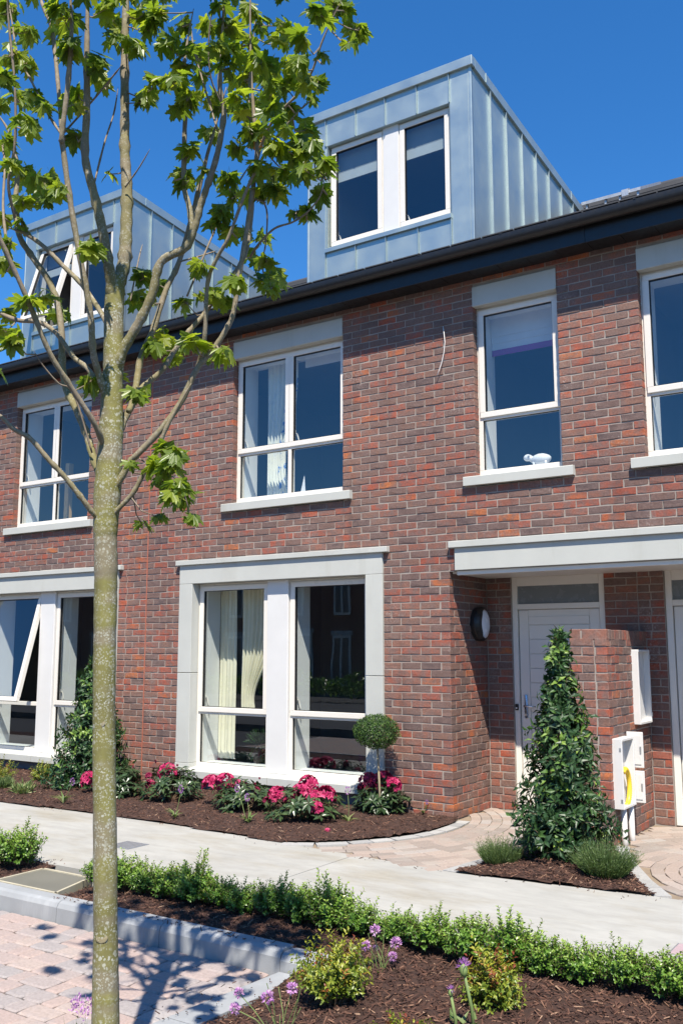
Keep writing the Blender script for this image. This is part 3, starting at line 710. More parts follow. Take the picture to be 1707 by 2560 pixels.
def lintel(parent, x, z0=ZL, z1=ZLT): obj('lintel', MB().box(x[0], x[1], -.012, .10, z0, z1, b=.004), MSTONE, parent)
def sill(parent, x, ex=.12):
    mb = MB().extrude_x([(-.052, ZSB), (-.052, ZS-.006), (-.046, ZS), (.16, ZS+.025), (.16, ZSB)], x[0]-ex, x[1]+ex)
    obj('sill', mb, MSTONE, parent)
def inner(parent, x0, x1, z0, z1, y):
    "plastered inner reveal behind a window"
    mb = MB(); d = .26
    mb.box(x0-.03, x0+.012, y, y+d, z0, z1); mb.box(x1-.012, x1+.03, y, y+d, z0, z1); mb.box(x0+.012, x1-.012, y, y+d, z1-.012, z1+.03); mb.box(x0+.012, x1-.012, y, y+d, z0-.03, z0+.012)
    obj('inner_reveal', mb, MINNER, parent)
YF = .092
def upper(parent, X, split, handle, tz=3.925):
    lintel(parent, X); sill(parent, X)
    x0, x1 = X[0]-.004, X[1]+.004; z0, z1 = ZS+.022, ZL+.004
    if split: cells = [(x0, split, tz, z1, 's', -1, 0), (split, x1, tz, z1, 's', -1 if handle else 0, 0), (x0, split, z0, tz, 'f', 0, 0), (split, x1, z0, tz, 'f', 0, 0)]
    else: cells = [(x0, x1, tz, z1, 's', handle, 0), (x0, x1, z0, tz, 'f', 0, 0)]
    w_ = window(parent, x0, x1, z0, z1, YF, cells); inner(parent, x0+.03, x1-.03, z0+.03, z1-.03, YF+.075); return w_
upper(house, W1, -2.062, 1); upper(house, W2, None, 0); upper(houseR, W3, None, -1); upper(houseL, W4, -6.115, 1)

def stone_bay(parent, B, open_left):
    x0, x1 = B; J = .207
    obj('coping', MB().box(x0-.045, x1+.075, -.062, .10, 2.625, 2.682, b=.004), MSTONE, parent)
    obj('head_stone', MB().box(x0, x1, -.030, .12, 2.402, 2.6255, b=.003), MSTONE, parent)
    for a in (x0, x1-J):
        obj('jamb_stone', MB().box(a, a+J, -.030, .12, 1.356, 2.3995, b=.003), MSTONE, parent)
        obj('jamb_stone', MB().box(a, a+J, -.030, .12, .320, 1.3495, b=.003), MSTONE, parent)
        obj('base_stone', MB().box(a-.002, a+J+.002, -.034, .12, .262, .3165, b=.003), MSTONE, parent)
    xm = (x0+x1)/2
    for a, b in ((x0-.002, xm-.004), (xm+.004, x1+.002)):
        obj('sill_stone', MB().extrude_x([(-.105, .172), (-.105, .246), (-.100, .252), (.16, .282), (.16, .172)], a, b), MSTONE, parent)
    obj('plinth_band', MB().box(x0+.02, x1-.02, .0, .2, -.15, .172), MPLINTH, parent)
    obj('plinth_course', MB().box(x0, x1, -.012, .1, -.15, .035), MMORTAR, parent)
    ix0, ix1 = x0+J, x1-J; y = .105; z0, z1 = .272, 2.40
    pa, pb = xm-.150, xm+.142
    obj('post', MB().box(pa, pb, .058, .2, .270, 2.401, b=.005), MPANEL, parent)
    for a, b, op in ((ix0-.002, pa+.012, open_left), (pb-.012, ix1+.002, 0)):
        window(parent, a, b, z0, z1, y, [(a, b, .90, z1, 's', -1, op), (a, b, z0, .90, 'f', 0, 0)])
        inner(parent, a+.03, b-.03, z0+.03, z1-.03, y+.075)
stone_bay(house, BAY, 0); stone_bay(houseL, BAYL, -math.radians(14))

# ------------------------------------------------------------------ dormers
def dormer(parent, dx, open_left):
    X0, X1, Y0, Z0, Z1 = -1.832+dx, .310+dx, .10, 5.84, 7.808
    zt = lambda y: Z1-.098*(y-Y0)
    yb = 3.75
    body = MB()
    oz0, oz1, ox0, ox1 = 6.205, 7.478, -1.553+dx, .050+dx
    # carcass: front with opening, sides, roof
    plane_wall(body, X0+.01, X1-.01, Z0-.3, Z1, Y0+.012, [(ox0, ox1, oz0, oz1)], .16)
    for s in (0, 1):
        x = X0+.01 if s == 0 else X1-.01
        vs = [(x, Y0+.012, Z0-.3), (x, yb, Z0-.3), (x, yb, zt(yb)), (x, Y0+.012, Z1)]
        body.add(vs, [(0, 1, 2, 3) if s else (3, 2, 1, 0)])
    body.add([(X0+.01, Y0+.012, Z1), (X1-.01, Y0+.012, Z1), (X1-.01, yb, zt(yb)), (X0+.01, yb, zt(yb))], [(0, 1, 2, 3)])
    d = obj('dormer', body, MZINC, parent)
    sx = [-1.570+dx, -1.155+dx, -.756+dx, -.350+dx, .052+dx]
    pn = lambda a, b, c, e, t: obj('zinc_panel', MB().box(a, b, Y0, Y0+.010, c, e, b=.002), MZINC, d)
    for a, b in zip(sx, sx[1:]):
        pn(a+.004, b-.004, oz1-.002, Z1+.01, 0); pn(a+.004, b-.004, Z0, 6.150, 0)
    pn(X0, sx[0]-.004, Z0, Z1+.01, 0); pn(sx[-1]+.004, X1-.035, Z0, Z1+.01, 0)
    obj('corner_trim', MB().box(X1-.034, X1+.002, Y0-.004, Y0+.03, Z0, Z1+.01, b=.004), MZINC, d)
    obj('corner_trim', MB().box(X0-.002, X0+.02, Y0-.004, Y0+.03, Z0, Z1+.01, b=.004), MZINC, d)
    for a in sx: 
        for c, e in ((oz1, Z1), (Z0+.01, 6.150)): obj('standing_seam', MB().box(a-.0035, a+.0035, Y0-.020, Y0+.008, c, e), MZINC, d)
    obj('front_sill', MB().extrude_x([(Y0-.030, 6.150), (Y0-.030, 6.196), (Y0-.026, 6.200), (Y0+.12, 6.222), (Y0+.12, 6.150)], ox0-.012, ox1+.008), MZINC, d)
    # reveals
    obj('reveal_lining', MB().box(ox0-.004, ox0+.003, Y0+.003, Y0+.12, oz0, oz1).box(ox1-.003, ox1+.004, Y0+.003, Y0+.12, oz0, oz1).box(ox0, ox1, Y0+.003, Y0+.12, oz1-.004, oz1+.003), MZINC, d)
    ys = [.55, .975, 1.425, 1.855, 2.275, 2.705, 3.13, 3.56]
    roofz = lambda y: 5.60+.508*(y+.30)
    pr = Y0+.03
    for y in ys:
        vs = [(X1, pr+.004, roofz(pr)-.2), (X1, y-.004, roofz(y)-.2), (X1, y-.004, zt(y)), (X1, pr+.004, zt(pr))]
        if zt(y) > roofz(y)-.1 or True:
            obj('zinc_panel', MB().add(vs, [(0, 1, 2, 3)]).add([(v[0]-.01, v[1], v[2]) for v in vs], [(3, 2, 1, 0)]), MZINC, d)
            mb = MB().box(X1-.008, X1+.026, y-.0045, y+.0045, roofz(y)-.2, zt(y)); obj('standing_seam', mb, MZINC, d)
        pr = y
    # coping (front and side fascia) with upstand
    ct = .112
    obj('roof_edge', MB().box(X0-.03, X1+.03, Y0-.035, Y0+.05, Z1+.002, Z1+ct, b=.004), MZINC, d)
    vs = []
    for y in (Y0+.051, yb): vs += [(X1-.05, y, zt(y)), (X1+.03, y, zt(y)), (X1+.03, y, zt(y)+ct), (X1-.05, y, zt(y)+ct)]
    obj('roof_edge', MB().add(vs, [(0,1,5,4),(1,2,6,5),(2,3,7,6),(3,0,4,7),(4,5,6,7),(3,2,1,0)]), MZINC, d)
    obj('roof_edge', MB().add([(v[0]-(X1-X0), v[1], v[2]) for v in vs], [(0,1,5,4),(1,2,6,5),(2,3,7,6),(3,0,4,7),(4,5,6,7),(3,2,1,0)]), MZINC, d)
    for y in (.42, 3.05): obj('standing_seam', MB().box(X1+.029, X1+.036, y-.004, y+.004, zt(y)+.004, zt(y)+ct+.004), MZINC, d)
    y = Y0+.065; pa, pb = -.818+dx, -.618+dx
    obj('post', MB().box(pa, pb, y-.018, y+.06, 6.215, oz1, b=.004), MPANEL, d)
    for a, b, op in ((ox0+.012, pa+.004, open_left), (pb-.004, ox1-.012, 0)):
        window(d, a, b, 6.218, oz1-.003, y, [(a, b, 6.218, oz1-.003, 's', -1, op)], fw=.045, nest=True)
    a, b, c, e = ox0-.12, ox1+.12, Y0+.175, 3.2
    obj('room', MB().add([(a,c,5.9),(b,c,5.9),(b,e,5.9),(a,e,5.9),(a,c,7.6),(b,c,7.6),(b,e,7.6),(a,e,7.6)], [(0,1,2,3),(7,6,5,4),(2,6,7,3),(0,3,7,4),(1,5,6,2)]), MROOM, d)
    bl = MBLIND
    for a, b in ((ox0+.06, pa-.04), (pb+.04, ox1-.06)):
        obj('blind', MB().box(a, b, y+.085, y+.092, 7.06 if not open_left else 7.2, 7.44), bl, d)
        obj('blind_hem', MB().box(a, b, y+.075, y+.084, 7.06, 7.17), MHEM, d)
    return d
dormer(house, 0.0, 0); dormer(houseL, -5.19, -math.radians(16))

# ------------------------------------------------------------------ eaves and roofs
for hs, x0, x1 in ((house, XJ, XR), (houseL, -9.6, XJ), (houseR, XR, 5.0)):
    a, b = x0+.001, x1-.001
    obj('fascia', MB().box(a, b, -.262, -.240, 5.352, 5.60, b=.002), MBLACK, hs)
    sf = MB(); n = int((b-a)/.30)
    for i in range(n): sf.box(a+i*(b-a)/n+.002, a+(i+1)*(b-a)/n-.002, -.240, .004, 5.372, 5.384)
    so_ = obj('soffit', MB().box(a, b, -.240, .0035, 5.385, 5.40), MSOFFIT, hs)
    for i in range(n): obj('soffit_board', MB().box(a+i*(b-a)/n+.0025, a+(i+1)*(b-a)/n-.0025, -.240, .003, 5.370, 5.3845), MSOFFIT, so_)
    pr = []
    for k in range(9):
        t = math.pi*k/8; pr.append((-.322-.058*math.cos(t)*-1 if False else -.322+.058*math.cos(math.pi-t), 5.555-.062*math.sin(t)))
    outer = [(-.382, 5.592), (-.382, 5.575)]+pr+[(-.262, 5.575), (-.262, 5.592)]
    innr = [(-.268, 5.592), (-.270, 5.56)]+[(y*.9-.0322, z+.008) for y, z in reversed(pr)]+[(-.374, 5.56), (-.374, 5.592)]
    gm = MB(); pl = outer+innr; no = len(pl)
    vs = [(a, y, z) for y, z in pl]+[(b, y, z) for y, z in pl]
    gm.add(vs, [(i, i+1, no+i+1, no+i) for i in range(no-1)])
    gt = obj('gutter', gm, MBLACK, hs, True)
    for x in np.arange(a+.5, b, .9): obj('gutter_bracket', MB().box(x-.012, x+.012, -.386, -.262, 5.586, 5.598), MBLACK, gt)
    # tiled roof, stepped courses
    rm = MB(); pitch = .508; y = -.30; k = 0
    while y < 4.3:
        z = 5.605+pitch*(y+.30)
        rm.add([(a, y, z+.030), (b, y, z+.030), (b, y+.34, z+.030-.022+pitch*.34), (a, y+.34, z+.030-.022+pitch*.34), (a, y, z-.02), (b, y, z-.02)], [(0, 1, 2, 3), (4, 5, 1, 0)])
        y += .33; k += 1
    zr = 5.605+pitch*(y+.3)
    rm.add([(a, y, zr+.02), (b, y, zr+.02), (b, y+4.6, zr-2.4), (a, y+4.6, zr-2.4)], [(0, 1, 2, 3)])
    rf = obj('roof', rm, MROOF, hs)
    nx = int((b-a)/.33)
    for i in range(nx):
        x = a+(i+.5)*(b-a)/nx
        obj('eaves_tile', MB().box(x-.163, x+.163, -.318, -.19, 5.634, 5.650, b=.003), MROOF, rf)
    obj('ridge_tile', MB().tube([(a, y, zr), (b, y, zr)], .11, 10), MROOF, rf)
    # rooms behind the glass (far enough back to stay dark) and rear wall
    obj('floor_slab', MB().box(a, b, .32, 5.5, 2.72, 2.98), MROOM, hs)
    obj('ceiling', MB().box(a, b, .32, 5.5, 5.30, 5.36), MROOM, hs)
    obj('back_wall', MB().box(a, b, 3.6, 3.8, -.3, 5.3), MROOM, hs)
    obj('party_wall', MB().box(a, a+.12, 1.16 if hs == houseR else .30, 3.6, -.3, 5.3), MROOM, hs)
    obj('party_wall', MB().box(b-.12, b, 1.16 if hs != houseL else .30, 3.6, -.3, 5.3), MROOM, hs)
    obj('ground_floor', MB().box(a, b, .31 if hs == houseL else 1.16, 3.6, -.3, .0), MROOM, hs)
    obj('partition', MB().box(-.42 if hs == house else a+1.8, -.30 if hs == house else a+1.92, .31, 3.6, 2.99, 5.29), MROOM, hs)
obj('porch_side_partition', MB().box(-.42, -.301, .30, 1.6, -.1, 2.7), MROOM, house)

# solar collector on the roof
sol = thing('solar_panel', 'slim metal framed solar panel raised on brackets above the dark roof', 'solar panel', (1.0, 2.8, 7.15))
rz_ = lambda y: 5.64+.508*(y+.30)
def slab_on_roof(x0, x1, y0, y1, h0, h1):
    vs = [(x, y, rz_(y)+h) for h in (h0, h1) for y in (y0, y1) for x in (x0, x1)]
    return MB().add(vs, [(0,1,5,4),(1,3,7,5),(3,2,6,7),(2,0,4,6),(4,5,7,6),(2,3,1,0)])
obj('cells', slab_on_roof(.65, 1.33, 2.62, 3.6, .075, .095), MSOLAR, sol)
obj('frame', slab_on_roof(.62, 1.36, 2.60, 2.62, .060, .100), MSTEEL, sol); obj('frame', slab_on_roof(1.33, 1.36, 2.62, 3.6, .060, .100), MSTEEL, sol)
obj('manifold', slab_on_roof(1.14, 1.22, 2.56, 2.64, .035, .12), MSTEEL, sol)
for x in (.68, .92, 1.10, 1.32): obj('bracket', slab_on_roof(x-.012, x+.012, 2.62, 2.66, -.02, .06), MSTEEL, sol)

# ------------------------------------------------------------------ porch: canopy, doors, lamp
can = thing('porch_canopy', 'long pale stone canopy spanning both front doors', 'canopy', (1.598, 0, 2.39))
obj('coping', MB().box(.022, 3.175, -.062, .10, 2.620, 2.684, b=.004), MSTONE, can)
obj('beam', MB().box(.077, 3.12, -.032, .10, 2.396, 2.6195, b=.004), MSTONE, can)
obj('trim', MB().box(.085, 3.11, .004, .045, 2.350, 2.392, b=.003).box(.085, 3.11, .046, .07, 2.362, 2.392, b=.003), MUPVC, can)
obj('soffit', MB().box(.003, 3.19, .07, YB+.05, 2.372, 2.391), MDOOR, can)
def front_door(parent, x0, x1, mirror):
    y = YB+.03; f = lambda x: x if not mirror else x0+x1-x
    bx = lambda p, q, *r, **k: MB().box(min(f(p), f(q)), max(f(p), f(q)), *r, **k)
    fm = MB()
    for q in ((x0, x0+.062, y, y+.08, 0, 2.375), (x1-.062, x1, y, y+.08, 0, 2.375), (x0+.062, x1-.062, y, y+.08, 2.28, 2.375), (x0+.062, x1-.062, y, y+.08, 2.035, 2.092), (x0+.062, x1-.062, y, y+.09, -.01, .028)):
        fm.box(min(f(q[0]), f(q[1])), max(f(q[0]), f(q[1])), *q[2:], b=.004)
    o = obj('door_frame', fm, MDOOR, parent)
    obj('fanlight', bx(x0+.062, x1-.062, y+.03, y+.045, 2.092, 2.28), MFANLIGHT, o)
    lf = MB(); a, b = x0+.068, x1-.068
    lf.box(min(f(a), f(b)), max(f(a), f(b)), y+.034, y+.08, .032, 2.030)
    dr = obj('door', lf, MDOOR, parent)
    p0, p1 = a+.11, b-.11; z = .10; h = .148
    for g_ in (p0-.012, p1+.006): obj('door_stile', bx(a+.002 if g_ < p1 else p1+.006, p0-.006 if g_ < p1 else b-.002, y+.024, y+.033, .04, 2.022, b=.002), MDOOR, dr)
    while z < 1.95:
        obj('door_board', bx(p0, p1, y+.024, y+.033, z, min(z+h-.006, 1.96), b=.0025), MDOOR, dr); z += h
    hx = a+.055
    hp = MB().box(min(f(hx-.018), f(hx+.018)), max(f(hx-.018), f(hx+.018)), y+.012, y+.023, .92, 1.16, b=.004)
    hp.tube([(f(hx), y+.014, 1.045), (f(hx), y-.03, 1.045), (f(hx+.03), y-.036, 1.045), (f(hx+.125), y-.034, 1.043)], [.011, .011, .010, .008], 8)
    obj('handle', hp, MSILVER, dr, True)
    obj('lock', MB().tube([(f(hx), y+.012, .955), (f(hx), y+.004, .955)], .014, 10), MSILVER, dr)
front_door(house, .272, 1.272, False); front_door(houseR, 1.859, 2.859, True)
bell = thing('doorbell', 'small black doorbell push on the white door frame', 'doorbell', (.305, YB, 1.03))
obj('housing', MB().box(.288, .322, YB+.012, YB+.03, 1.0, 1.062, b=.004), MBLACK, bell)
obj('button', MB().tube([(.305, YB+.013, 1.022), (.305, YB+.006, 1.022)], .009, 10), MCABLE, bell)
lamp = thing('porch_lamp', 'round black bulkhead lamp with pale lens on the porch side wall', 'lamp', (0, .64, 1.88))
ly, lz = .625, 1.885
mb = MB(); ring = []
nn = 28
def ring_(r, x): return [(x, ly+r*math.cos(2*math.pi*j/nn), lz+r*math.sin(2*math.pi*j/nn)) for j in range(nn)]
def lathe(mb, prof, cap=True):
    o = len(mb.v)
    for r, x in prof: mb.v += ring_(r, x)
    for i in range(len(prof)-1):
        for j in range(nn): mb.f.append((o+i*nn+j, o+i*nn+(j+1) % nn, o+(i+1)*nn+(j+1) % nn, o+(i+1)*nn+j)); mb.t.append(.5)
    if cap: mb.f.append(tuple(o+(len(prof)-1)*nn+j for j in range(nn))); mb.t.append(.5)
lathe(mb, [(.175, -.01), (.178, .045), (.174, .060), (.164, .062), (.162, .05)], False)
obj('housing', mb, MBLACK, lamp, True)
mb = MB(); lathe(mb, [(.163, .048), (.152, .072), (.112, .090), (.05, .099), (.015, .101)]); obj('lens', mb, MLENS, lamp, True)
hood = MB()
for j in range(nn//2):
    a0 = math.pi/2+math.pi*j/(nn//2); a1 = math.pi/2+math.pi*(j+1)/(nn//2)
    pt = lambda r, a, x: (x, ly+r*math.cos(a), lz+r*math.sin(a))
    hood.add([pt(.176, a0, .066), pt(.176, a1, .066), pt(.150, a1, .098), pt(.150, a0, .098)], [(0, 1, 2, 3)])
    sx_ = lambda a: .150*math.cos(a)
    hood.add([pt(.150, a0, .098), pt(.150, a1, .098), (.106, min(ly-.095, ly+.150*math.cos(a1)+.03), lz+.150*math.sin(a1)), (.106, min(ly-.095, ly+.150*math.cos(a0)+.03), lz+.150*math.sin(a0))], [(0, 1, 2, 3)])
obj('hood', hood, MBLACK, lamp)

# ------------------------------------------------------------------ meter boxes on the pier
def open_box(name, label, y0, y1, z0, z1, dep, doors):
    t = thing(name, label, 'meter box', (PX1+.05, (y0+y1)/2, z0))
    x0, x1 = PX1-.02, PX1+dep; w_ = .022
    c = MB(); c.box(x0, x1, y0, y0+w_, z0, z1, b=.004); c.box(x0, x1, y1-w_, y1, z0, z1, b=.004); c.box(x0, x1, y0+w_, y1-w_, z1-w_, z1, b=.003); c.box(x0, x1, y0+w_, y1-w_, z0, z0+w_, b=.003)
    obj('casing', c, MPANEL, t); obj('back_panel', MB().box(PX1+.001, PX1+.006, y0+w_, y1-w_, z0+w_, z1-w_), MPANEL, t)
    return t
b1 = open_box('meter_box', 'lower open white meter box with yellow hose inside and two small doors', -.305, .040, .290, .868, .082, 1)
for a, b in ((.600, .905), (.305, .575)):
    d = MB().box(PX1+.012, PX1+.155, .052, .066, a, b, b=.004); d.box(PX1+.03, PX1+.135, .046, .052, a+.03, b-.03)
    dd = obj('door', d, MPANEL, b1); obj('latch', MB().box(PX1+.128, PX1+.140, .041, .046, (a+b)/2-.03, (a+b)/2+.03), MSTEEL, dd)
for z in (.36, .78): obj('hinge', MB().box(PX1+.058, PX1+.074, -.3075, -.300, z-.015, z+.015), MSTEEL, b1)
hose = MB(); pts = []; rad = []
for i in range(60):
    u = i/59; a = -.6+u*3.7
    pts.append((PX1+.050, -.145+.105*math.cos(a-1.0), .455+.150*math.sin(a-1.0)+.0)); rad.append(.0225 if i % 2 else .0195)
obj('flexible_hose', hose.tube(pts, rad, 10), MYELLOW, b1, True)
for y in (-.215, -.015):
    pp = MB().tube([(PX1+.045, y, .295), (PX1+.047, y, .05), (PX1+.052, y-.004, -.05)], .026, 14); obj('pipe', pp, MPANEL, b1, True)
b2 = open_box('meter_box', 'upper open white meter box, empty, fixed high on the dividing wall', .345, .720, .945, 1.618, .060, 0)
for z in (1.02, 1.55): obj('hinge', MB().box(PX1+.058, PX1+.066, .700, .726, z-.02, z+.02), MSTEEL, b2)

# ------------------------------------------------------------------ things on the wall and behind the glass
cab = thing('loose_cable', 'loose white cable end hanging out of the brick wall', 'cable', (-.05, 0, 4.6))
q0 = []
for x, y in ((1017, 750), (1019, 765), (1021, 785), (1019, 808), (1014, 832), (1008, 850), (1003, 863)):
    d = FW + RT*((x*KD-853.5)/FPX) - UP*((y*KD-1280)/FPX); yy = -.004 if y == 750 else -.035
    q0.append(CAM+d*((yy-CAM.y)/d.y))
obj('cable', MB().tube(q0, .0042, 6), MCABLE, cab, True)
def curtain(name, label, x0, x1, z0, z1, y, mat, waist=None, folds=7, amp=.022):
    t = thing(name, label, 'curtain', ((x0+x1)/2, y, z0)); mb = MB(); nu, nv = 60, 26
    for j in range(nv+1):
        v = j/nv; z = z1+(z0-z1)*v
        if waist:
            k = 1-(1-waist[1])*math.exp(-((v-waist[0])/.34)**2)
            if v > waist[0]: k = waist[1]+(v-waist[0])*.55
        else: k = 1
        for i in range(nu+1):
            u = i/nu
            mb.v.append((x0+(x1-x0)*u*k+ (waist[2]*(1-k) if waist else 0), y+amp*math.sin(u*folds*6.283+v*.8)+.006*math.sin(u*31+v*5), z))
    for j in range(nv):
        for i in range(nu):
            mb.f.append((j*(nu+1)+i, j*(nu+1)+i+1, (j+1)*(nu+1)+i+1, (j+1)*(nu+1)+i)); mb.t.append(1.0 if i > nu*.62 else 0.12)
    obj('drape', mb, mat, t, True); return t
curtain('curtain', 'pale curtain with blue leaf pattern tied back behind the upper double window', -2.60, -2.14, 3.30, 5.05, .36, MCURT, (.72, .60, .0))
curtain('curtain', 'cream tied-back curtain behind the stone-framed ground floor window', -2.98, -2.46, .95, 2.42, .40, MCREAM, (.95, .36, .0), 8)
curtain('curtain', 'plain cream curtain panel drawn to the side of the stone-framed window', -3.36, -3.10, .34, 2.42, .44, MCREAM, None, 3, .006)
rb = thing('roman_blind', 'white folded blind with purple lower band in the narrow upper window', 'blind', (.76, .36, 4.6))
for i in range(3): obj('fold', MB().box(.36, 1.16, .36-.008*i, .366-.008*i, 4.70+.07*i, 5.05), MWBLIND, rb)
obj('band', MB().box(.36, 1.16, .358, .364, 4.640, 4.702), MPURPLE, rb)
wb = thing('roller_blind', 'white strip of raised blind at the top of the double upper window', 'blind', (-1.66, .36, 5.0))
obj('cloth', MB().box(-2.04, -1.30, .36, .364, 4.93, 5.06), MWBLIND, wb)
sh = thing('sheep_ornament', 'small white pottery sheep on the sill of the narrow upper window', 'ornament', (.86, .22, ZS+.05))
def blob(mb, c, r, n=10, seed=0):
    rr = random.Random(seed)
    for i in range(n+1):
        th = math.pi*i/n
        for j in range(2*n):
            ph = math.pi*j/n; k = 1+rr.uniform(-.04, .04)
            mb.v.append((c[0]+r[0]*k*math.sin(th)*math.cos(ph), c[1]+r[1]*k*math.sin(th)*math.sin(ph), c[2]+r[2]*k*math.cos(th)))
    o = len(mb.v)-(n+1)*2*n
    for i in range(n):
        for j in range(2*n): mb.f.append((o+i*2*n+j, o+(i+1)*2*n+j, o+(i+1)*2*n+(j+1) % (2*n), o+i*2*n+(j+1) % (2*n))); mb.t.append(.5)
bz = ZS+.075
mb = MB(); blob(mb, (.90, .25, bz+.075), (.105, .06, .058)); obj('body', mb, MCHINA, sh, True)
mb = MB(); blob(mb, (.765, .25, bz+.105), (.045, .032, .036), 8); mb.tube([(.82, .25, bz+.08), (.775, .25, bz+.105)], .03, 8); obj('head', mb, MCHINA, sh, True)
for x, y in ((.84, .22), (.84, .28), (.96, .22), (.96, .28)): obj('leg', MB().tube([(x, y, ZS+.062), (x, y, bz+.06)], .013, 7), MCHINA, sh, True)
for s in (-1, 1): obj('ear', MB().tube([(.785, .25+s*.025, bz+.125), (.795, .25+s*.06, bz+.115)], [.012, .006], 6), MCHINA, sh, True)
fl_ = thing('paper_boat', 'small pale folded ornament standing on the sill of the double upper window', 'ornament', (-1.98, .24, ZS+.05))
obj('fold', MB().add([(-2.02, .24, ZS+.06), (-1.94, .24, ZS+.06), (-1.965, .25, ZS+.30), (-1.98, .28, ZS+.06)], [(0, 1, 2), (1, 3, 2), (3, 0, 2)]), MCHINA, fl_)
pt_ = thing('wooden_post', 'light pine post standing inside the tilted ground floor window', 'post', (-6.62, .6, .2))
obj('shaft', MB().box(-6.70, -6.58, .55, .67, 0, 2.38), MPINE, pt_)
pt2 = thing('wooden_post', 'light pine batten behind the upper window of the neighbouring house', 'post', (-6.42, .6, 3.3))
obj('shaft', MB().box(-6.46, -6.38, .55, .63, 2.98, 4.3), MPINE, pt2)
pot = thing('potted_plant', 'dark potted plant standing inside the low pane of the stone-framed window', 'plant', (-2.74, .45, .3))

# ------------------------------------------------------------------ foliage helpers
def leaf(mb, base, d, n, L, W, tone, fold=.25, curl=.15):
    d = d.normalized(); s = d.cross(n)
    s = s.normalized() if s.length > 1e-5 else d.orthogonal().normalized()
    n = s.cross(d)
    m_ = base+d*(L*.48); q = base+d*L-n*(L*curl)
    mb.add([tuple(base), tuple(m_+s*(W*.5)+n*(W*fold)), tuple(q), tuple(m_-s*(W*.5)+n*(W*fold)), tuple(m_)], [(0, 1, 4), (1, 2, 4), (2, 3, 4), (3, 0, 4)], tone)
def rdir(r, up=0.0):
    v = Vector((r.gauss(0, 1), r.gauss(0, 1), r.gauss(0, 1)+up)); return v.normalized()
def shoot(mb, tw, r, base, d, L, nleaf, lsz, lw, tone, spread=.75, tip=.12, rad=.0015, curl=.15, tvar=.15):
    "a twig with leaves in opposite pairs; tones rise towards its tip"
    d = d.normalized(); end = base+d*L; bend = rdir(r)*L*.12
    if tw is not None: tw.tube([base, base+d*L*.5+bend, end], [rad*1.4, rad, rad*.6], 4, .3, False)
    for i in range(nleaf):
        u = (i+.6)/nleaf; p = base+d*(L*u)+bend*(4*u*(1-u))
        a = i*2.4+r.uniform(-.5, .5); o = d.orthogonal().normalized(); o = Matrix.Rotation(a, 3, d) @ o
        ld = (o*spread+d*(1-spread*.55)+Vector((0, 0, r.uniform(-.1, .15)))).normalized()
        k = lsz*r.uniform(.75, 1.15)*(1-.25*u)
        leaf(mb, p, ld, (d+o*-.2+rdir(r)*.35), k, k*lw, max(0, min(1, tone+(u-.5)*tip*2+r.uniform(-tvar, tvar))), .18, curl)
def copies(root_parts, name, label, category, loc, rz, sc, group):
    t = thing(name, label, category, loc, group); t.rotation_euler = (0, 0, rz); t.scale = sc
    for pn, me in root_parts:
        o = bpy.data.objects.new(pn, me); C.objects.link(o); o.parent = t; WT[o.name] = Vector(loc)
    return t
MTWIG = plain('twig_bark', (0.13, 0.085, 0.05), .8, .2, 20, 0)
MSTEM = plain('green_stem', (0.16, 0.22, 0.07), .6, .15, 20, 0)

# box hedge: plants set in a row along the path
def box_plant(seed, hgt):
    r = random.Random(seed); lv, tw = MB(), MB()
    for i in range(95):
        a = r.uniform(0, 6.283); q = math.sqrt(r.random())*.125
        b = Vector((q*math.cos(a)*.9, q*math.sin(a)*.9, r.uniform(.02, .10)))
        out = Vector((math.cos(a)*q*3.0, math.sin(a)*q*3.0, 1.0))+rdir(r)*.35
        top = hgt*(1.0-(q/.15)**2*.45)*r.uniform(.62, 1.08); L = max(.06, (top-b.z))
        if r.random() < .10: L *= 1.28
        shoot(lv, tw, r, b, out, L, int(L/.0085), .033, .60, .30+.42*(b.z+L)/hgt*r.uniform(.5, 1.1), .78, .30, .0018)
    for i in range(60):                                             # side shoots that close the skirt
        a = r.uniform(0, 6.283); z = r.uniform(.02, hgt*.55); b = Vector((.05*math.cos(a), .05*math.sin(a), z))
        shoot(lv, tw, r, b, Vector((math.cos(a), math.sin(a), r.uniform(.1, .7))), r.uniform(.08, .15), 14, .031, .60, .40, .8, .25, .0015)
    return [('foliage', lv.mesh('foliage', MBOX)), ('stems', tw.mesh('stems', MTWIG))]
BOXV = [box_plant(40+k, h) for k, h in enumerate((.26, .24, .285, .25, .27))]
def hedge_y(x): return -3.575-.02*max(0, x-1.0)+.02*math.sin(x*2.3)
x = -.93; k = 0
GH = 'box plants of the low hedge'
while x < 4.0:
    s = R.uniform(.74, .98)
    copies(BOXV[k % 5], 'box_plant', 'box plant at the end of the hedge row, next to the access cover' if k == 0 else 'low green box plant in the hedge row along the path', 'hedge plant', (x, hedge_y(x)+R.uniform(-.02, .02), -.005), R.uniform(0, 6), (s, s, s*R.uniform(.92, 1.08)), GH if k else None)
    x += R.uniform(.185, .25); k += 1
copies(BOXV[2], 'box_plant', 'box plant standing alone beyond the access cover', 'hedge plant', (-1.86, -3.57, -.005), 1.0, (1.05, 1.05, 1.12), None)
copies(BOXV[1], 'box_plant', 'half hidden box plant behind the lone one past the access cover', 'hedge plant', (-2.10, -3.57, -.005), 2.0, (1.0, 1.0, 1.05), None)

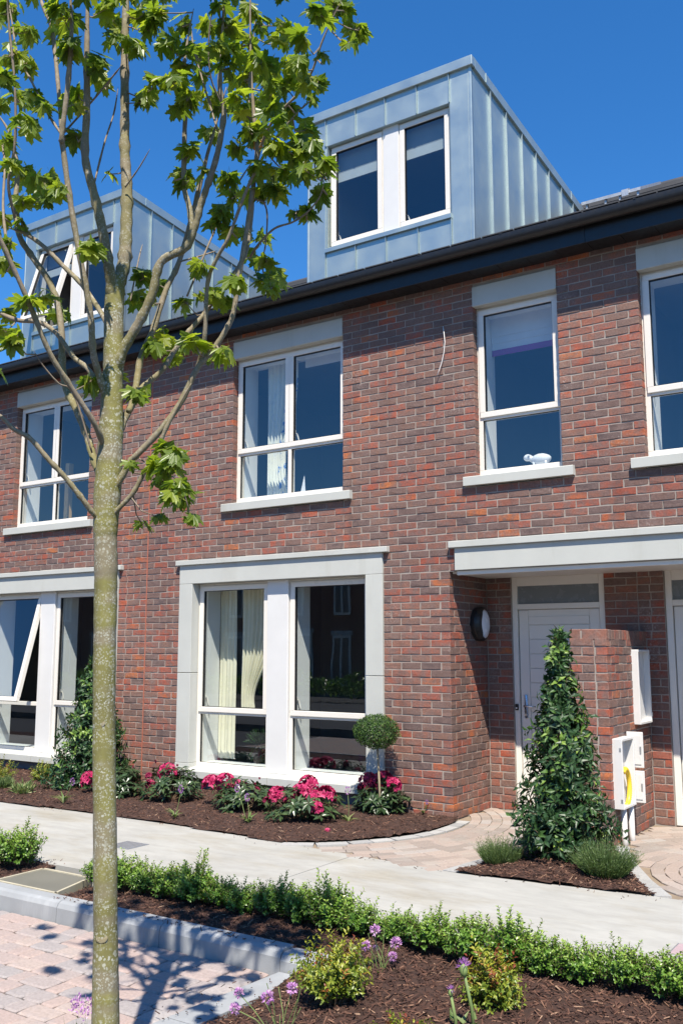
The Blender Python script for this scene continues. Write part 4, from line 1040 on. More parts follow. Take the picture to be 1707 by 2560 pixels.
# pyramid laurels
def laurel(name, label, cx, cy, H, Rb, n, seed, zlow=.10, lobe=1.0):
    r = random.Random(seed); lv, tw = MB(), MB(); t = thing(name, label, 'shrub', (cx, cy, 0))
    O = Vector((cx, cy, 0))
    def prof(z):
        u = z/H
        return Rb*(.72+.28*min(1, u/.16))*(1-u)**.80*(1+.10*math.sin(u*17+seed))+.025 if u < 1 else .02
    for i in range(n):
        z = zlow+(H-zlow)*(1-math.sqrt(r.random()))*1.02 if r.random() < .8 else r.uniform(zlow, H)
        z = min(z, H*.99); a = r.uniform(0, 6.283); R_ = prof(z)*(1+.16*math.sin(a*3+z*5)*lobe)
        q = R_*(.30+.70*r.random()**.55)
        p = O+Vector((q*math.cos(a), q*math.sin(a), z)); out = Vector((math.cos(a), math.sin(a), .35))
        new = r.random() < (.26 if z > .5 else .08) and q > R_*.75
        b = p-out.normalized()*.10
        shoot(lv, tw, r, b, out+rdir(r)*.55+Vector((0, 0, .25 if new else -.05)), r.uniform(.07, .13), r.randint(6, 8), .098 if not new else .088, .40, .84 if new else .34, .85, .10, .002, .22, .22)
    tw.tube([O+Vector((0, 0, -.02)), O+Vector((.02, 0, H*.4)), O+Vector((-.01, .01, H*.9))], [.022, .016, .006], 8)
    for i in range(40):
        z = r.uniform(.08, H*.85); a = r.uniform(0, 6.283); e = prof(z)*.7
        tw.tube([O+Vector((0, 0, z*.85)), O+Vector((e*math.cos(a), e*math.sin(a), z+.06))], [.006, .003], 5)
    obj('foliage', lv, MLAUREL, t); obj('stems', tw, MTWIG, t)
laurel('laurel_cone', 'tall glossy pyramid laurel in the island bed between the porch paths', 1.585, -1.24, 1.78, .40, 800, 11)
laurel('laurel_cone', 'dark pyramid laurel against the wall behind the tree trunk', -4.52, -.50, 1.50, .58, 640, 12, .06, .6)

# topiary ball on a stem
tp = thing('topiary_ball', 'clipped box ball on a thin bare stem in front of the stone frame', 'topiary', (-.63, -.33, 0))
lv = MB(); r = random.Random(5); cc = Vector((-.655, -.33, .825))
for i in range(8200):
    v = rdir(r); k = r.random()**.22*(1+.06*math.sin(v.x*9)*math.sin(v.z*8+v.y*7))
    p = cc+Vector((v.x*.225*k, v.y*.225*k, v.z*.165*k))
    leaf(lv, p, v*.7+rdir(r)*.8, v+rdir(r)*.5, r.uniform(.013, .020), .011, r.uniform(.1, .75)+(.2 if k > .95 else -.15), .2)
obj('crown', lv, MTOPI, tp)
tw = MB()
for i in range(26): v = rdir(r, .3); tw.tube([cc+Vector((0, 0, -.13)), cc+Vector((v.x*.17, v.y*.17, v.z*.12))], [.004, .002], 4)
tw.tube([(-.615, -.33, -.02), (-.625, -.33, .3), (-.648, -.33, .72)], [.013, .0115, .0105], 8); obj('stem', tw, plain('grey_brown_stem', (.26, .21, .13), .8, .2, 20, .3, 60), tp, True)

# rhododendrons
def truss(mb, c, rad, r, tone):
    for i in range(34):
        v = rdir(r, .5)
        if v.z < -.45: continue
        p = c+v*rad*.72; o = v.orthogonal().normalized()
        for k in range(5):
            s = Matrix.Rotation(k*1.2566+r.uniform(-.2, .2), 3, v) @ o
            leaf(mb, p, s*.8+v*.75, v-s*.5, rad*.46, rad*.42, max(0, min(1, tone+r.uniform(-.3, .3))), .12, .3)
def rhodo(label, cx, cy, wd, H, flowers, seed, dark=0.0, buds=4):
    r = random.Random(seed); t = thing('rhododendron', label, 'shrub', (cx, cy, 0), 'rhododendrons along the house wall'); lv, tw = MB(), MB(); O = Vector((cx, cy, .0))
    for i in range(74):
        a = r.uniform(0, 6.283); q = math.sqrt(r.random()); z = H*(1-q*q*.45)*r.uniform(.30, .98)
        p = O+Vector((q*wd*math.cos(a), q*wd*.85*math.sin(a), z)); ax = Vector((math.cos(a)*q*.8, math.sin(a)*q*.8, 1)).normalized()
        tw.tube([O+Vector((0, 0, .02)), O+(p-O)*.5+Vector((0, 0, -.03)), p], [.006, .005, .004], 5)
        for k in range(r.randint(7, 10)):
            o = Matrix.Rotation(k*.75+r.uniform(-.2, .2), 3, ax) @ ax.orthogonal().normalized()
            leaf(lv, p+ax*r.uniform(-.02, .015), o+ax*r.uniform(-.25, .45), ax, r.uniform(.075, .105), .034, max(0, min(1, r.uniform(.2, .8)-dark)), .12, .12)
        if r.random() < .12: leaf(lv, p, ax, rdir(r), .03, .018, .97)
    obj('foliage', lv, MRHODO, t); obj('stems', tw, MTWIG, t)
    for (x, y, z, rad, tn) in flowers:
        f = MB(); truss(f, O+Vector((x, y, z+.01)), rad*1.42, r, tn); obj('flower_head', f, MPETAL, t)
    for i in range(buds):
        a = r.uniform(0, 6.283); f = MB(); p = O+Vector((wd*.7*math.cos(a), -abs(wd*.6*math.sin(a)), H*r.uniform(.7, 1.0)))
        for k in range(9): leaf(f, p, Vector((0, 0, 1))+rdir(r)*.5, rdir(r), .030, .012, r.uniform(0, .35))
        obj('flower_bud', f, MPETAL, t)
    return t
def at(x, y, Y):
    d = FW + RT*((x*KD-853.5)/FPX) - UP*((y*KD-1280)/FPX); return CAM+d*((Y-CAM.y)/d.y)
def fl_at(c, lst):
    out = []
    for x, y, Y, rad, tn in lst:
        p = at(x, y, Y); out.append((p.x-c[0], p.y-c[1], p.z, rad, tn))
    return out
c = (-2.98, -.72); rhodo('rhododendron with one full magenta bloom below the left stone jamb', *c, .34, .42, fl_at(c, [(386, 1778, -.72, .080, .62), (342, 1785, -.85, .030, .2), (345, 1803, -.9, .04, .25)]), 21, 0, 6)
c = (-3.62, -.85); rhodo('dark rhododendron with a single bloom just left of the tree trunk', *c, .26, .36, fl_at(c, [(206, 1795, -.9, .075, .6)]), 22, .12, 3)
c = (-1.98, -.78); rhodo('rhododendron with a broad pair of magenta blooms under the window sill', *c, .34, .36, fl_at(c, [(487, 1806, -.8, .080, .62), (517, 1802, -.78, .080, .6), (560, 1805, -.8, .03, .1), (547, 1800, -.85, .025, .9), (588, 1818, -.8, .03, .1)]), 23, 0, 3)
c = (-1.12, -.86); rhodo('wide rhododendron carrying six magenta blooms under the right half of the window', *c, .38, .37, fl_at(c, [(637, 1832, -.95, .072, .6), (708, 1806, -.8, .072, .6), (692, 1826, -.9, .075, .6), (722, 1838, -.92, .062, .55), (748, 1832, -.85, .075, .6), (726, 1860, -1.02, .052, .6), (612, 1842, -.95, .03, .1)]), 24, 0, 4)
c = (-.70, -.16); rhodo('shaded rhododendron with dark crimson blooms behind the topiary stem', *c, .27, .36, fl_at(c, [(846, 1801, -.2, .078, .22), (880, 1798, -.18, .080, .25), (905, 1806, -.25, .055, .6), (832, 1812, -.2, .04, .15)]), 25, .12, 2)

# small bulbs and perennials in the house bed
def spike(label, x, y, tipx, tipy, nleaf=9, Ll=.13, sz=.022):
    b = ground(x, y, .02); tip = at(tipx, tipy, b.y); r = random.Random(int(x)); t = thing('flower_spike', label, 'flower', tuple(b), 'violet flower spikes in the house bed')
    lv = MB()
    for i in range(nleaf):
        a = r.uniform(0, 6.283); leaf(lv, b, Vector((math.cos(a)*.8, math.sin(a)*.8, r.uniform(.5, 1.5))), Vector((0, 0, 1)), Ll*r.uniform(.6, 1.1), .022, r.uniform(.5, .95), .2, .35)
    obj('leaves', lv, MGRASS, t); obj('stalk', MB().tube([b, b+(tip-b)*.5+Vector((.008, 0, 0)), tip], .0028, 5), MSTEM, t)
    f = MB()
    for i in range(60): 
        v = rdir(r); p = tip+Vector((v.x*sz*.7, v.y*sz*.7, v.z*sz*1.4)); leaf(f, p, v, rdir(r), sz*.6, sz*.45, r.uniform(0, .55))
    obj('flower_head', f, MLILAC, t)
spike('violet spike with broad pale leaves between the first two rhododendrons', 402, 1878, 416, 1812, 11)
spike('violet spike leaning beside the broad pair of magenta blooms', 572, 1890, 568, 1832, 10)
spike('short violet spike among the leaves of the broad-bloomed rhododendron', 566, 1888, 545, 1810, 3)
spike('violet spike with pale leaves left of the topiary stem', 800, 1888, 798, 1815, 10)
spike('slender violet spike at the brick corner by the porch', 970, 1872, 980, 1842, 5, .10, .014)
spike('violet spike in strappy leaves left of the tree trunk', 146, 1845, 167, 1795, 13, .16)
gg = thing('fallen_blossom', 'fallen pink blossom lying on the mulch near the path edge', 'flower', tuple(ground(752, 1916)))
f = MB(); truss(f, ground(752, 1916)+Vector((0, 0, .03)), .028, random.Random(3), .9); obj('petals', f, MPETAL, gg)

# golden and red-tinted low shrubs
def tint_shrub(label, cx, cy, cz, wd, H, seed, red=.3, n=70, lsz=.030, top=1.0, group='golden-leaved shrubs'):
    r = random.Random(seed); t = thing('golden_shrub', label, 'shrub', (cx, cy, cz), group); lv, tw = MB(), MB(); O = Vector((cx, cy, cz))
    for i in range(n):
        a = r.uniform(0, 6.283); q = math.sqrt(r.random()); L = H*(1-q*q*.55)*r.uniform(.55, 1.02)
        d = Vector((math.cos(a)*q*wd/H*1.0, math.sin(a)*q*wd/H*1.0, 1)).normalized(); rd = r.random() < red
        b = O+Vector((math.cos(a)*q*wd*.35, math.sin(a)*q*wd*.35, 0))
        tw.tube([b, b+d*L*.6], [.002, .0015], 4)
        shoot(lv, None, r, b+d*L*.30, d+rdir(r)*.25, L*.70, int(L*.7/.011)+4, lsz, .46, .80 if rd else .48, .8, .22 if rd else .18, .002, .1, .12)
    for i in range(n//2):
        a = r.uniform(0, 6.283); z = r.uniform(.03, H*.5); b = O+Vector((wd*.45*math.cos(a), wd*.45*math.sin(a), z))
        shoot(lv, None, r, b, Vector((math.cos(a), math.sin(a), .5)), wd*.55, 9, lsz*.9, .5, .42, .8, .15)
    obj('foliage', lv, MSPIREA, t); obj('stems', tw, MTWIG, t)
tint_shrub('golden shrub with dark red upper shoots beside the end of the kerb', 1.60, -4.42, -.05, .21, .35, 31, .20, 130, .036)
tint_shrub('golden shrub with red young shoots in the mulch in front of the hedge', 2.30, -4.12, -.06, .16, .37, 32, .30, 115, .036)
tint_shrub('low reddish golden shrub at the very front of the bed', 2.12, -4.66, -.09, .16, .16, 33, .55, 55)
tint_shrub('yellowish shrub with orange tips near the neighbouring sill', -5.85, -.75, 0, .22, .34, 34, .25, 60, .034, 1, 'golden shrubs left of the laurel')
tint_shrub('small orange-tinted shrub at the far end of the house bed', -6.40, -.70, 0, .24, .36, 35, .45, 60, .034, 1, 'golden shrubs left of the laurel')
tint_shrub('soft yellow-green shrub close to the dark pyramid laurel', -5.32, -.55, 0, .16, .36, 36, .10, 55, .032, 1, 'golden shrubs left of the laurel')

# grassy lavender clumps
def tuft(name, label, c, wd, H, n, seed, mat, bw=.006, flowers=0, lean=.5, tone=.5, petal=MLILAC, group=None):
    r = random.Random(seed); t = thing(name, label, 'plant', tuple(c), group); lv = MB(); O = Vector(c)
    for i in range(n):
        a = r.uniform(0, 6.283); q = math.sqrt(r.random()); b = O+Vector((math.cos(a)*q*wd*.55, math.sin(a)*q*wd*.55, -.005))
        d = Vector((math.cos(a)*q*lean, math.sin(a)*q*lean, 1)).normalized()+rdir(r)*.16; L = H*r.uniform(.45, 1.0)*(1-.25*q)
        s = d.cross(rdir(r)).normalized()*bw*.5; m1 = b+d*L*.5; e = b+d*L+Vector((math.cos(a), math.sin(a), -.4))*L*.12*r.random()
        lv.add([tuple(b-s), tuple(b+s), tuple(m1+s), tuple(m1-s), tuple(e)], [(0, 1, 2, 3), (3, 2, 4)], max(0, min(1, tone+r.uniform(-.4, .4))))
        if r.random() < .7: 
            for k in range(5): leaf(lv, b+d*L*r.uniform(.3, .95), d+rdir(r)*.9, rdir(r), bw*6, bw*1.1, max(0, min(1, tone+r.uniform(-.3, .4))))
    obj('blades', lv, mat, t)
    if flowers:
        f = MB()
        for i in range(flowers):
            a = r.uniform(0, 6.283); q = r.random(); p = O+Vector((math.cos(a)*q*wd*.5, math.sin(a)*q*wd*.5, H*r.uniform(.85, 1.08)))
            for k in range(14): v = rdir(r); leaf(f, p+Vector((v.x*.006, v.y*.006, v.z*.02)), v+Vector((0, 0, 1)), rdir(r), .014, .007, r.uniform(.2, .9))
        obj('flower_heads', f, petal, t)
    return t
tuft('lavender_clump', 'loose grey-green lavender clump left of the pyramid laurel', (1.19, -1.56, .02), .19, .25, 900, 41, MGRASS, .0035, 0, .7, .36, group=None)
tuft('lavender_clump', 'fuller bright lavender clump right of the pyramid laurel', (1.98, -1.52, .02), .22, .32, 1300, 42, MGRASS, .004, 0, .8, .32)
tuft('lavender_tips', 'lavender with pale violet flower tips at the foot of the street tree', P(183, 2480, 3.55), .10, .26, 120, 43, MGRASS, .005, 12, .3, .6)
tuft('feathery_plant', 'feathery green perennial below the yellowish shrub near the neighbouring sill', (-5.30, -1.15, .02), .16, .20, 260, 44, MGRASS, .005, 0, .8, .35)
tuft('heather_tuft', 'tall purple-tinged heather beside the orange-tinted shrub', (-6.02, -.95, .02), .10, .40, 90, 45, MGRASS, .004, 14, .4, .45)
tuft('strap_leaf_clump', 'pale strappy leaf clump at the bed edge left of the dark laurel', (-4.72, -1.30, .02), .10, .15, 30, 46, MGRASS, .018, 0, .9, .8)

# scabious and ornamental onions in the front bed
def pompom(mb, c, rad, r):
    for i in range(70):
        v = rdir(r, .7); leaf(mb, c+v*rad*.45, v, rdir(r), rad*.75, rad*.34, max(0, min(1, .62+r.uniform(-.4, .38))), .2, .3)
def scabious(label, base, heads, seed, stray=8):
    r = random.Random(seed); t = thing('scabious', label, 'flower', tuple(base)); lv = MB()
    for i in range(40):
        a = r.uniform(0, 6.283); leaf(lv, base+Vector((math.cos(a)*.03, math.sin(a)*.03, 0)), Vector((math.cos(a), math.sin(a), r.uniform(.3, 1.6))), Vector((0, 0, 1)), r.uniform(.05, .11), .010, r.uniform(.3, .8), .1, .3)
    obj('leaves', lv, MGRASS, t)
    for p, rad in heads:
        rad *= .9
        e = base+Vector((r.uniform(-.03, .03), r.uniform(-.03, .03), 0)); mid = e+(p-e)*.55+Vector((r.uniform(-.02, .02), 0, .02))
        st = obj('stalk', MB().tube([e, mid, p], .0022, 5), MSTEM, t)
        f = MB(); pompom(f, p, rad, r); obj('flower_head', f, MLILAC, t)
    tw = MB()
    for i in range(stray):
        e = base+Vector((r.uniform(-.05, .05), r.uniform(-.05, .05), 0)); p = e+Vector((r.uniform(-.10, .12), r.uniform(-.05, .05), r.uniform(.12, .25)))
        tw.tube([e, e+(p-e)*.5+Vector((.01, 0, .02)), p], .0018, 4)
    obj('bare_stalks', tw, MSTEM, t)
b0 = ground(872, 2243, -.06); tt = (b0-CAM).dot(FW)
scabious('group of five lilac scabious flowers between two golden shrubs', b0, [(P(861, 2136, tt), .030), (P(840, 2172, tt-.02), .028), (P(862, 2178, tt+.05), .018), (P(909, 2166, tt), .032), (P(901, 2197, tt-.03), .026)], 51)
b1_ = ground(640, 2395, -.10); tt = (b1_-CAM).dot(FW)
scabious('group of lilac scabious flowers leaning over the flush kerb', b1_, [(P(549, 2281, tt), .025), (P(539, 2317, tt), .028), (P(615, 2291, tt-.02), .031), (P(671, 2270, tt), .028)], 52)
def allium(label, px, py, bx, by, rad, seed):
    b = ground(bx, by, -.1); d = (b-CAM).dot(FW); tip = P(px, py, d); r = random.Random(seed); t = thing('allium_bud', label, 'flower', tuple(b))
    obj('stalk', MB().tube([b, b+(tip-b)*.5+Vector((.012, 0, 0)), tip], [.0085, .0075, .006], 8), MSTEM, t, True)
    lv = MB()
    for i in range(4): a = r.uniform(0, 6.283); leaf(lv, b, Vector((math.cos(a)*.6, math.sin(a)*.6, 1)), Vector((0, 0, 1)), r.uniform(.12, .20), .04, r.uniform(.4, .8), .25, .3)
    obj('leaves', lv, MGRASS, t); f = MB(); blob(f, tip, (rad*.7, rad*.7, rad*1.1), 7, seed); obj('bud', f, MSTEM, t, True)
    f = MB()
    for i in range(40): v = rdir(r, .9); leaf(f, tip+Vector((0, 0, rad*.6)), v+Vector((0, 0, .4)), rdir(r), rad*1.6, rad*.22, r.uniform(0, .5), .1, .2)
    obj('florets', f, MLILAC, t)
allium('stout ornamental onion stalk with swollen bud starting to open', 1064, 2228, 1090, 2400, .026, 61)
allium('thinner ornamental onion stalk with small closed bud', 1034, 2280, 1046, 2400, .016, 62)
# pot plant seen through the low pane
blob(mb := MB(), (-2.74, .45, .40), (.08, .08, .11)); obj('pot', mb, MBARE, pot, True)
lv = MB(); r = random.Random(9)
for i in range(90): v = rdir(r, .8); leaf(lv, Vector((-2.74, .45, .52))+v*.05, v, rdir(r), .16, .03, r.uniform(0, .5))
obj('leaves', lv, MLAUREL, pot)

# ------------------------------------------------------------------ street maple
FD = FPX/KD
tree = thing('maple_tree', 'young street maple with lichen-spotted trunk and fresh green leaves', 'tree', (1.62, -5.97, -.13))
def spline(pts, n=6):
    pts = [Vector(p) for p in pts]; out = []
    for i in range(len(pts)-1):
        p0 = pts[max(i-1, 0)]; p1 = pts[i]; p2 = pts[i+1]; p3 = pts[min(i+2, len(pts)-1)]
        for k in range(n):
            t = k/n; out.append(.5*((2*p1)+(p2-p0)*t+(2*p0-5*p1+4*p2-p3)*t*t+(3*p1-p0-3*p2+p3)*t**3))
    out.append(pts[-1]); return out
tt0 = lambda y: 3.36+(2352-y)/2352*.557
SAMP = []
def limb(pts, dt, r0, r1, name='branch', tone=(0, 1), nseg=10):
    n = len(pts); t0 = tt0(pts[0][1]); ys0 = pts[0][1]
    P3 = []
    for i, (x, y) in enumerate(pts):
        u = i/(n-1); P3.append(P(x, y, t0+(ys0-y)/2352*.557+dt*.88*(u**.8)))
    sp = spline(P3, 6); m_ = len(sp); rad = []; tn = []
    for i, p in enumerate(sp):
        u = i/(m_-1); d = (p-CAM).dot(FW); k = (r0+(r1-r0)*u)*.80*(1-.78*max(0, (u-.78)/.22))/FD*d
        rad.append(k*(1+.07*math.sin(i*2.1+pts[0][0])+(.16 if i % 9 == 4 else 0))); tn.append(tone[0]+(tone[1]-tone[0])*u)
        SAMP.append((p, u, k))
    o = obj(name, MB().tube(sp, rad, nseg, tn), MBARK, tree, True); return sp
tr = [(243, 2700), (243, 2352), (243, 2250), (243, 2150), (242, 1950), (240, 1750), (240, 1600), (241, 1480), (243, 1380), (244, 1300), (243, 1235), (244, 1190), (248, 1120), (252, 1060), (255, 1000), (257, 940), (259, 880), (262, 820), (262, 725), (265, 668), (267, 645), (268, 632)]
rr_ = [36, 31, 30, 27.5, 27, 26, 25.5, 25.5, 26, 26.5, 26, 29, 31, 29, 28, 26, 23, 23.5, 22, 22.5, 18, 8]
P3 = [P(x, y, tt0(y)) for x, y in tr]; sp = spline(P3, 8); rad = []
for i, p in enumerate(sp):
    u = i/(len(sp)-1)*(len(rr_)-1); j = min(int(u), len(rr_)-2); d = (p-CAM).dot(FW)
    rad.append((rr_[j]+(rr_[j+1]-rr_[j])*(u-j))/FD*d*(1+.016*math.sin(i*1.7)+.012*math.sin(i*.6+2)))
obj('trunk', MB().tube(sp, rad, 20, [0.0]*len(sp)), MBARK, tree, True)
for x, y, s in ((232, 2155, 19), (229, 1662, 15), (262, 1540, 10), (266, 2185, 12), (222, 1310, 6), (268, 1312, 7), (262, 1675, 6)):
    d = tt0(y); c_ = P(243+(x-243)*.80, y, d-.037 if abs(x-243) < 17 else d-.020); k = MB()
    o_ = (c_-P(243, y, d)).normalized()
    blob(k, (0, 0, 0), (1, .8, .16), 8, int(x)); q = o_.to_track_quat('Z', 'Y'); sc_ = s/FD*d
    k.xf(lambda v: c_+q @ (v*sc_*.75)); obj('knot', k, MBARK, tree, True)
L_ = [([(263, 700), (272, 655), (286, 600), (290, 525), (292, 435), (287, 350), (287, 250), (287, 125), (290, 0), (292, -70), (300, -120)], .10, 22, 7, (.1, .7)),
 ([(262, 705), (256, 650), (249, 605), (235, 525), (215, 440), (196, 360), (200, 250), (200, 125), (202, 0), (200, -70)], -.18, 18, 6, (.1, .9)),
 ([(250, 930), (226, 855), (214, 805), (208, 720), (188, 610), (163, 470), (146, 345), (143, 310), (156, 200), (165, 75), (163, 0), (160, -70)], -.42, 10.5, 6, (.3, 1)),
 ([(244, 1040), (218, 974), (162, 886), (115, 810), (65, 690), (20, 590), (-20, 500), (-60, 380)], -.55, 8.5, 6, (.5, 1)),
 ([(232, 1100), (212, 1040), (200, 999), (172, 932), (155, 900), (144, 840), (140, 740), (118, 655), (75, 590), (45, 540), (37, 470), (40, 380), (20, 300), (-15, 250)], .45, 11.5, 7, (.15, .75)),
 ([(238, 1195), (214, 1178), (190, 1146), (151, 1097), (112, 1055), (70, 1007), (32, 985), (-5, 950), (-60, 930)], -.25, 8.5, 6, (.3, .9)),
 ([(255, 760), (235, 722), (190, 655), (150, 615), (100, 565), (55, 535), (10, 520)], .30, 8, 5.5, (.3, .9)),
 ([(248, 920), (205, 850), (170, 820), (130, 765), (90, 740), (40, 735), (-10, 715), (-60, 700)], .38, 7.5, 5.5, (.4, 1)),
 ([(262, 870), (283, 805), (320, 740), (350, 675), (370, 602), (425, 570), (445, 530), (460, 475), (475, 430), (500, 350), (515, 250), (505, 200), (510, 100), (515, 0), (520, -70)], -.30, 15, 5, (.1, 1)),
 ([(442, 535), (435, 475), (423, 425), (424, 310), (426, 250), (420, 190), (430, 100), (445, 20)], .05, 9, 4, (.4, 1)),
 ([(262, 1020), (285, 965), (305, 925), (313, 885), (325, 816), (350, 763), (382, 665), (412, 600), (448, 470), (475, 360), (495, 290), (520, 200)], .42, 11.5, 5, (.15, 1)),
 ([(296, 945), (312, 905), (327, 890), (376, 847), (397, 812), (429, 767), (470, 720), (520, 650), (550, 610), (570, 560), (583, 440), (590, 350), (592, 230)], .55, 8.5, 4.5, (.3, 1)),
 ([(255, 1130), (274, 1107), (299, 1062), (316, 1044), (369, 988), (415, 925), (453, 847), (492, 800), (520, 756), (537, 715), (555, 600), (575, 475), (590, 350), (582, 250), (576, 150), (575, 0), (580, -70)], -.22, 10.5, 5, (.3, 1)),
 ([(453, 847), (470, 775), (477, 650), (500, 590), (525, 545), (565, 440), (610, 350), (655, 290), (702, 238)], -.35, 7, 3, (.5, 1)),
 ([(258, 1190), (267, 1175), (306, 1132), (334, 1080), (362, 1034), (380, 988), (405, 940), (440, 880)], -.12, 7.5, 5.5, (.3, .8)),
 ([(575, 590), (595, 560), (630, 525), (672, 510), (705, 488), (735, 450), (746, 405)], -.30, 4, 2.2, (.9, 1)),
 ([(590, 370), (605, 320), (625, 280), (655, 245), (685, 215), (708, 180), (722, 150), (738, 100), (762, 45), (790, -10)], -.40, 4.5, 2.5, (.8, 1)),
 ([(430, 680), (480, 560), (520, 470), (560, 400), (600, 345)], .2, 3, 2, (.9, 1)),
 ([(150, 320), (110, 260), (75, 190), (40, 120), (30, 60), (15, -30)], .30, 4, 2.5, (.9, 1)),
 ([(143, 310), (210, 235), (260, 175), (280, 150)], -.25, 3.5, 2, (.9, 1)),
 ([(146, 345), (138, 240), (128, 130), (118, 60), (98, 10), (85, -40)], .25, 6.5, 5, (.7, 1)),
 ([(215, 430), (240, 330), (262, 260), (272, 200)], .15, 3, 2, (.9, 1)), ([(288, 430), (320, 385), (345, 342)], -.1, 2.6, 1.6, (.9, 1)),
 ([(300, 690), (318, 600), (328, 560)], .2, 2.5, 1.5, (.9, 1)), ([(415, 600), (460, 588), (500, 575)], .15, 3, 2, (.9, 1)),
 ([(212, 1040), (170, 905), (135, 880), (100, 840), (78, 805)], -.2, 2.8, 1.8, (1, 1)), ([(316, 1050), (345, 1068), (380, 1085), (420, 1110)], -.15, 2.4, 1.4, (1, 1)),
 ([(500, 300), (470, 200), (445, 110), (440, 60)], .2, 3, 2, (.9, 1)), ([(590, 350), (575, 290), (572, 200), (580, 100), (590, 20)], .2, 3, 2, (.9, 1)),
 ([(35, 500), (20, 420), (35, 330), (35, 200), (20, 40), (18, -20)], -.3, 4.5, 3, (.9, 1)), ([(20, 590), (8, 480), (12, 380), (5, 330)], .2, 4.5, 3, (.9, 1)),
 ([(515, 250), (485, 180), (480, 90), (490, 0)], -.2, 3, 2, (.9, 1)), ([(583, 440), (612, 480), (610, 560), (600, 600)], .1, 3, 1.6, (.9, 1))]
for pts, dt, r0, r1, tn in L_: limb(pts, dt, r0, r1, 'branch', tn, 9 if r0 > 6 else 6)
# leaves
HALF = [(0, 1.0), (8, .80), (14, .86), (18, .68), (27, .54), (35, .68), (38, .80), (46, .97), (50, .76), (58, .80), (62, .62), (75, .48), (84, .58), (93, .60), (103, .68), (112, .48), (130, .34), (158, .20)]
OUT = [(a, q) for a, q in HALF]+[(-a, q) for a, q in reversed(HALF[1:])]
def maple_mb(seed, tone):
    r = random.Random(seed); m_ = MB(); droop = r.uniform(.15, .75); fold = r.uniform(-.25, .40); tws = r.uniform(-.3, .3)
    vs = [(0, 0, 0)]
    for a, q in OUT:
        q *= r.uniform(.92, 1.06); a_ = math.radians(a+r.uniform(-2, 2)); y = q*math.cos(a_); x = q*math.sin(a_)*.98
        rib = -.05 if q < .5 else 0
        vs.append((x, y, -droop*(x*x+max(0, y)**2)*.6+fold*abs(x)*.5+rib+tws*x*y*.5+r.uniform(-.02, .02)))
    n = len(OUT)
    m_.add(vs, [(0, 1+(i+1) % n, 1+i) for i in range(n)], tone)
    m_.add([(-.012, 0, 0), (.012, 0, 0), (.006, -.55, .04), (-.006, -.55, .04)], [(0, 1, 2, 3)], .93)
    return m_
ltone = lambda r: (r.uniform(.15, .5) if r.random() < .45 else r.uniform(.45, .82) if r.random() < .9 else r.uniform(.8, .93))
LV = [(maple_mb(300+k, ltone(R))) for k in range(28)]; LME = [m_.mesh('leaf', MLEAF) for m_ in LV]
ORANGE = maple_mb(299, 1.0); LMEO = ORANGE.mesh('leaf', MLEAF)
CL = [(30,30,40),(60,75,35),(20,130,40),(60,150,30),(150,50,28),(160,115,38),(140,25,25),(75,225,32),(100,248,24),(35,235,30),(60,285,34),(182,222,24),(225,150,34),(232,185,26),(8,330,24),(48,405,38),(100,425,42),(22,385,26),(140,440,30),(95,462,28),(55,470,26),
 (10,505,22),(52,515,24),(28,560,20),(8,605,22),(12,765,34),(38,785,30),(25,720,22),(72,700,20),(105,690,30),(138,722,26),(175,310,22),(245,20,26),(256,55,30),(262,90,24),(205,572,24),(225,578,14),(250,400,12),(2,240,30),(5,180,24),(0,855,10),
 (330,35,36),(352,70,40),(385,105,34),(330,235,28),(350,205,34),(318,110,26),(420,60,30),(425,150,36),(400,195,38),(430,232,34),(462,130,32),(470,172,30),(520,60,32),(532,125,34),(560,100,32),(552,182,34),(592,150,36),(600,62,30),(640,100,32),(622,152,36),
 (670,155,34),(660,205,32),(700,190,28),(728,195,24),(592,232,34),(622,262,34),(572,302,28),(612,312,34),(652,290,36),(640,345,30),(700,300,30),(682,362,30),(718,335,24),(660,395,26),(702,392,24),(742,378,24),(560,262,30),(505,250,30),(482,305,26),(440,352,26),
 (415,408,30),(428,420,20),(470,400,22),(520,412,24),(540,452,26),(592,452,30),(622,440,26),(507,490,24),(495,520,24),(530,532,24),(562,540,20),(602,552,26),(612,600,26),(640,645,34),(622,665,24),(586,590,22),(462,612,22),(450,620,14),(540,652,24),(605,650,24),
 (702,490,22),(680,486,18),(740,440,24),(745,402,18),(735,35,36),(765,15,26),(790,30,24),(822,70,32),(803,105,18),(700,95,22),(690,150,22),(740,130,16),(715,230,18),
 (330,640,30),(362,652,28),(318,690,24),(345,690,20),(432,700,26),(462,682,22),(512,692,28),(490,680,20),(350,800,24),(378,790,24),(420,802,28),(450,792,32),(480,822,24),(512,812,24),(372,770,20),(402,828,20),(205,880,26),(240,895,36),(268,880,24),(308,910,22),(335,905,14),
 (382,1035,26),(392,1080,32),(372,1110,24),(405,1120,26),(348,1060,18),(362,1075,22),(415,1150,26),(435,1192,22),(388,1140,22),(365,1188,13),(328,1205,15),(300,1065,16),(405,1045,24),
 (480,60,26),(440,110,26),(500,110,26),(575,30,28),(545,230,26),(660,250,26),(590,390,24),(630,400,22),(545,340,20),(405,250,20),(650,60,20),(480,230,24),(290,90,16),(370,30,26),(620,220,26),(690,330,22),(570,180,26),(520,160,24),(610,190,24),(505,20,24)]
inst = []; twg = MB(); r = random.Random(77)
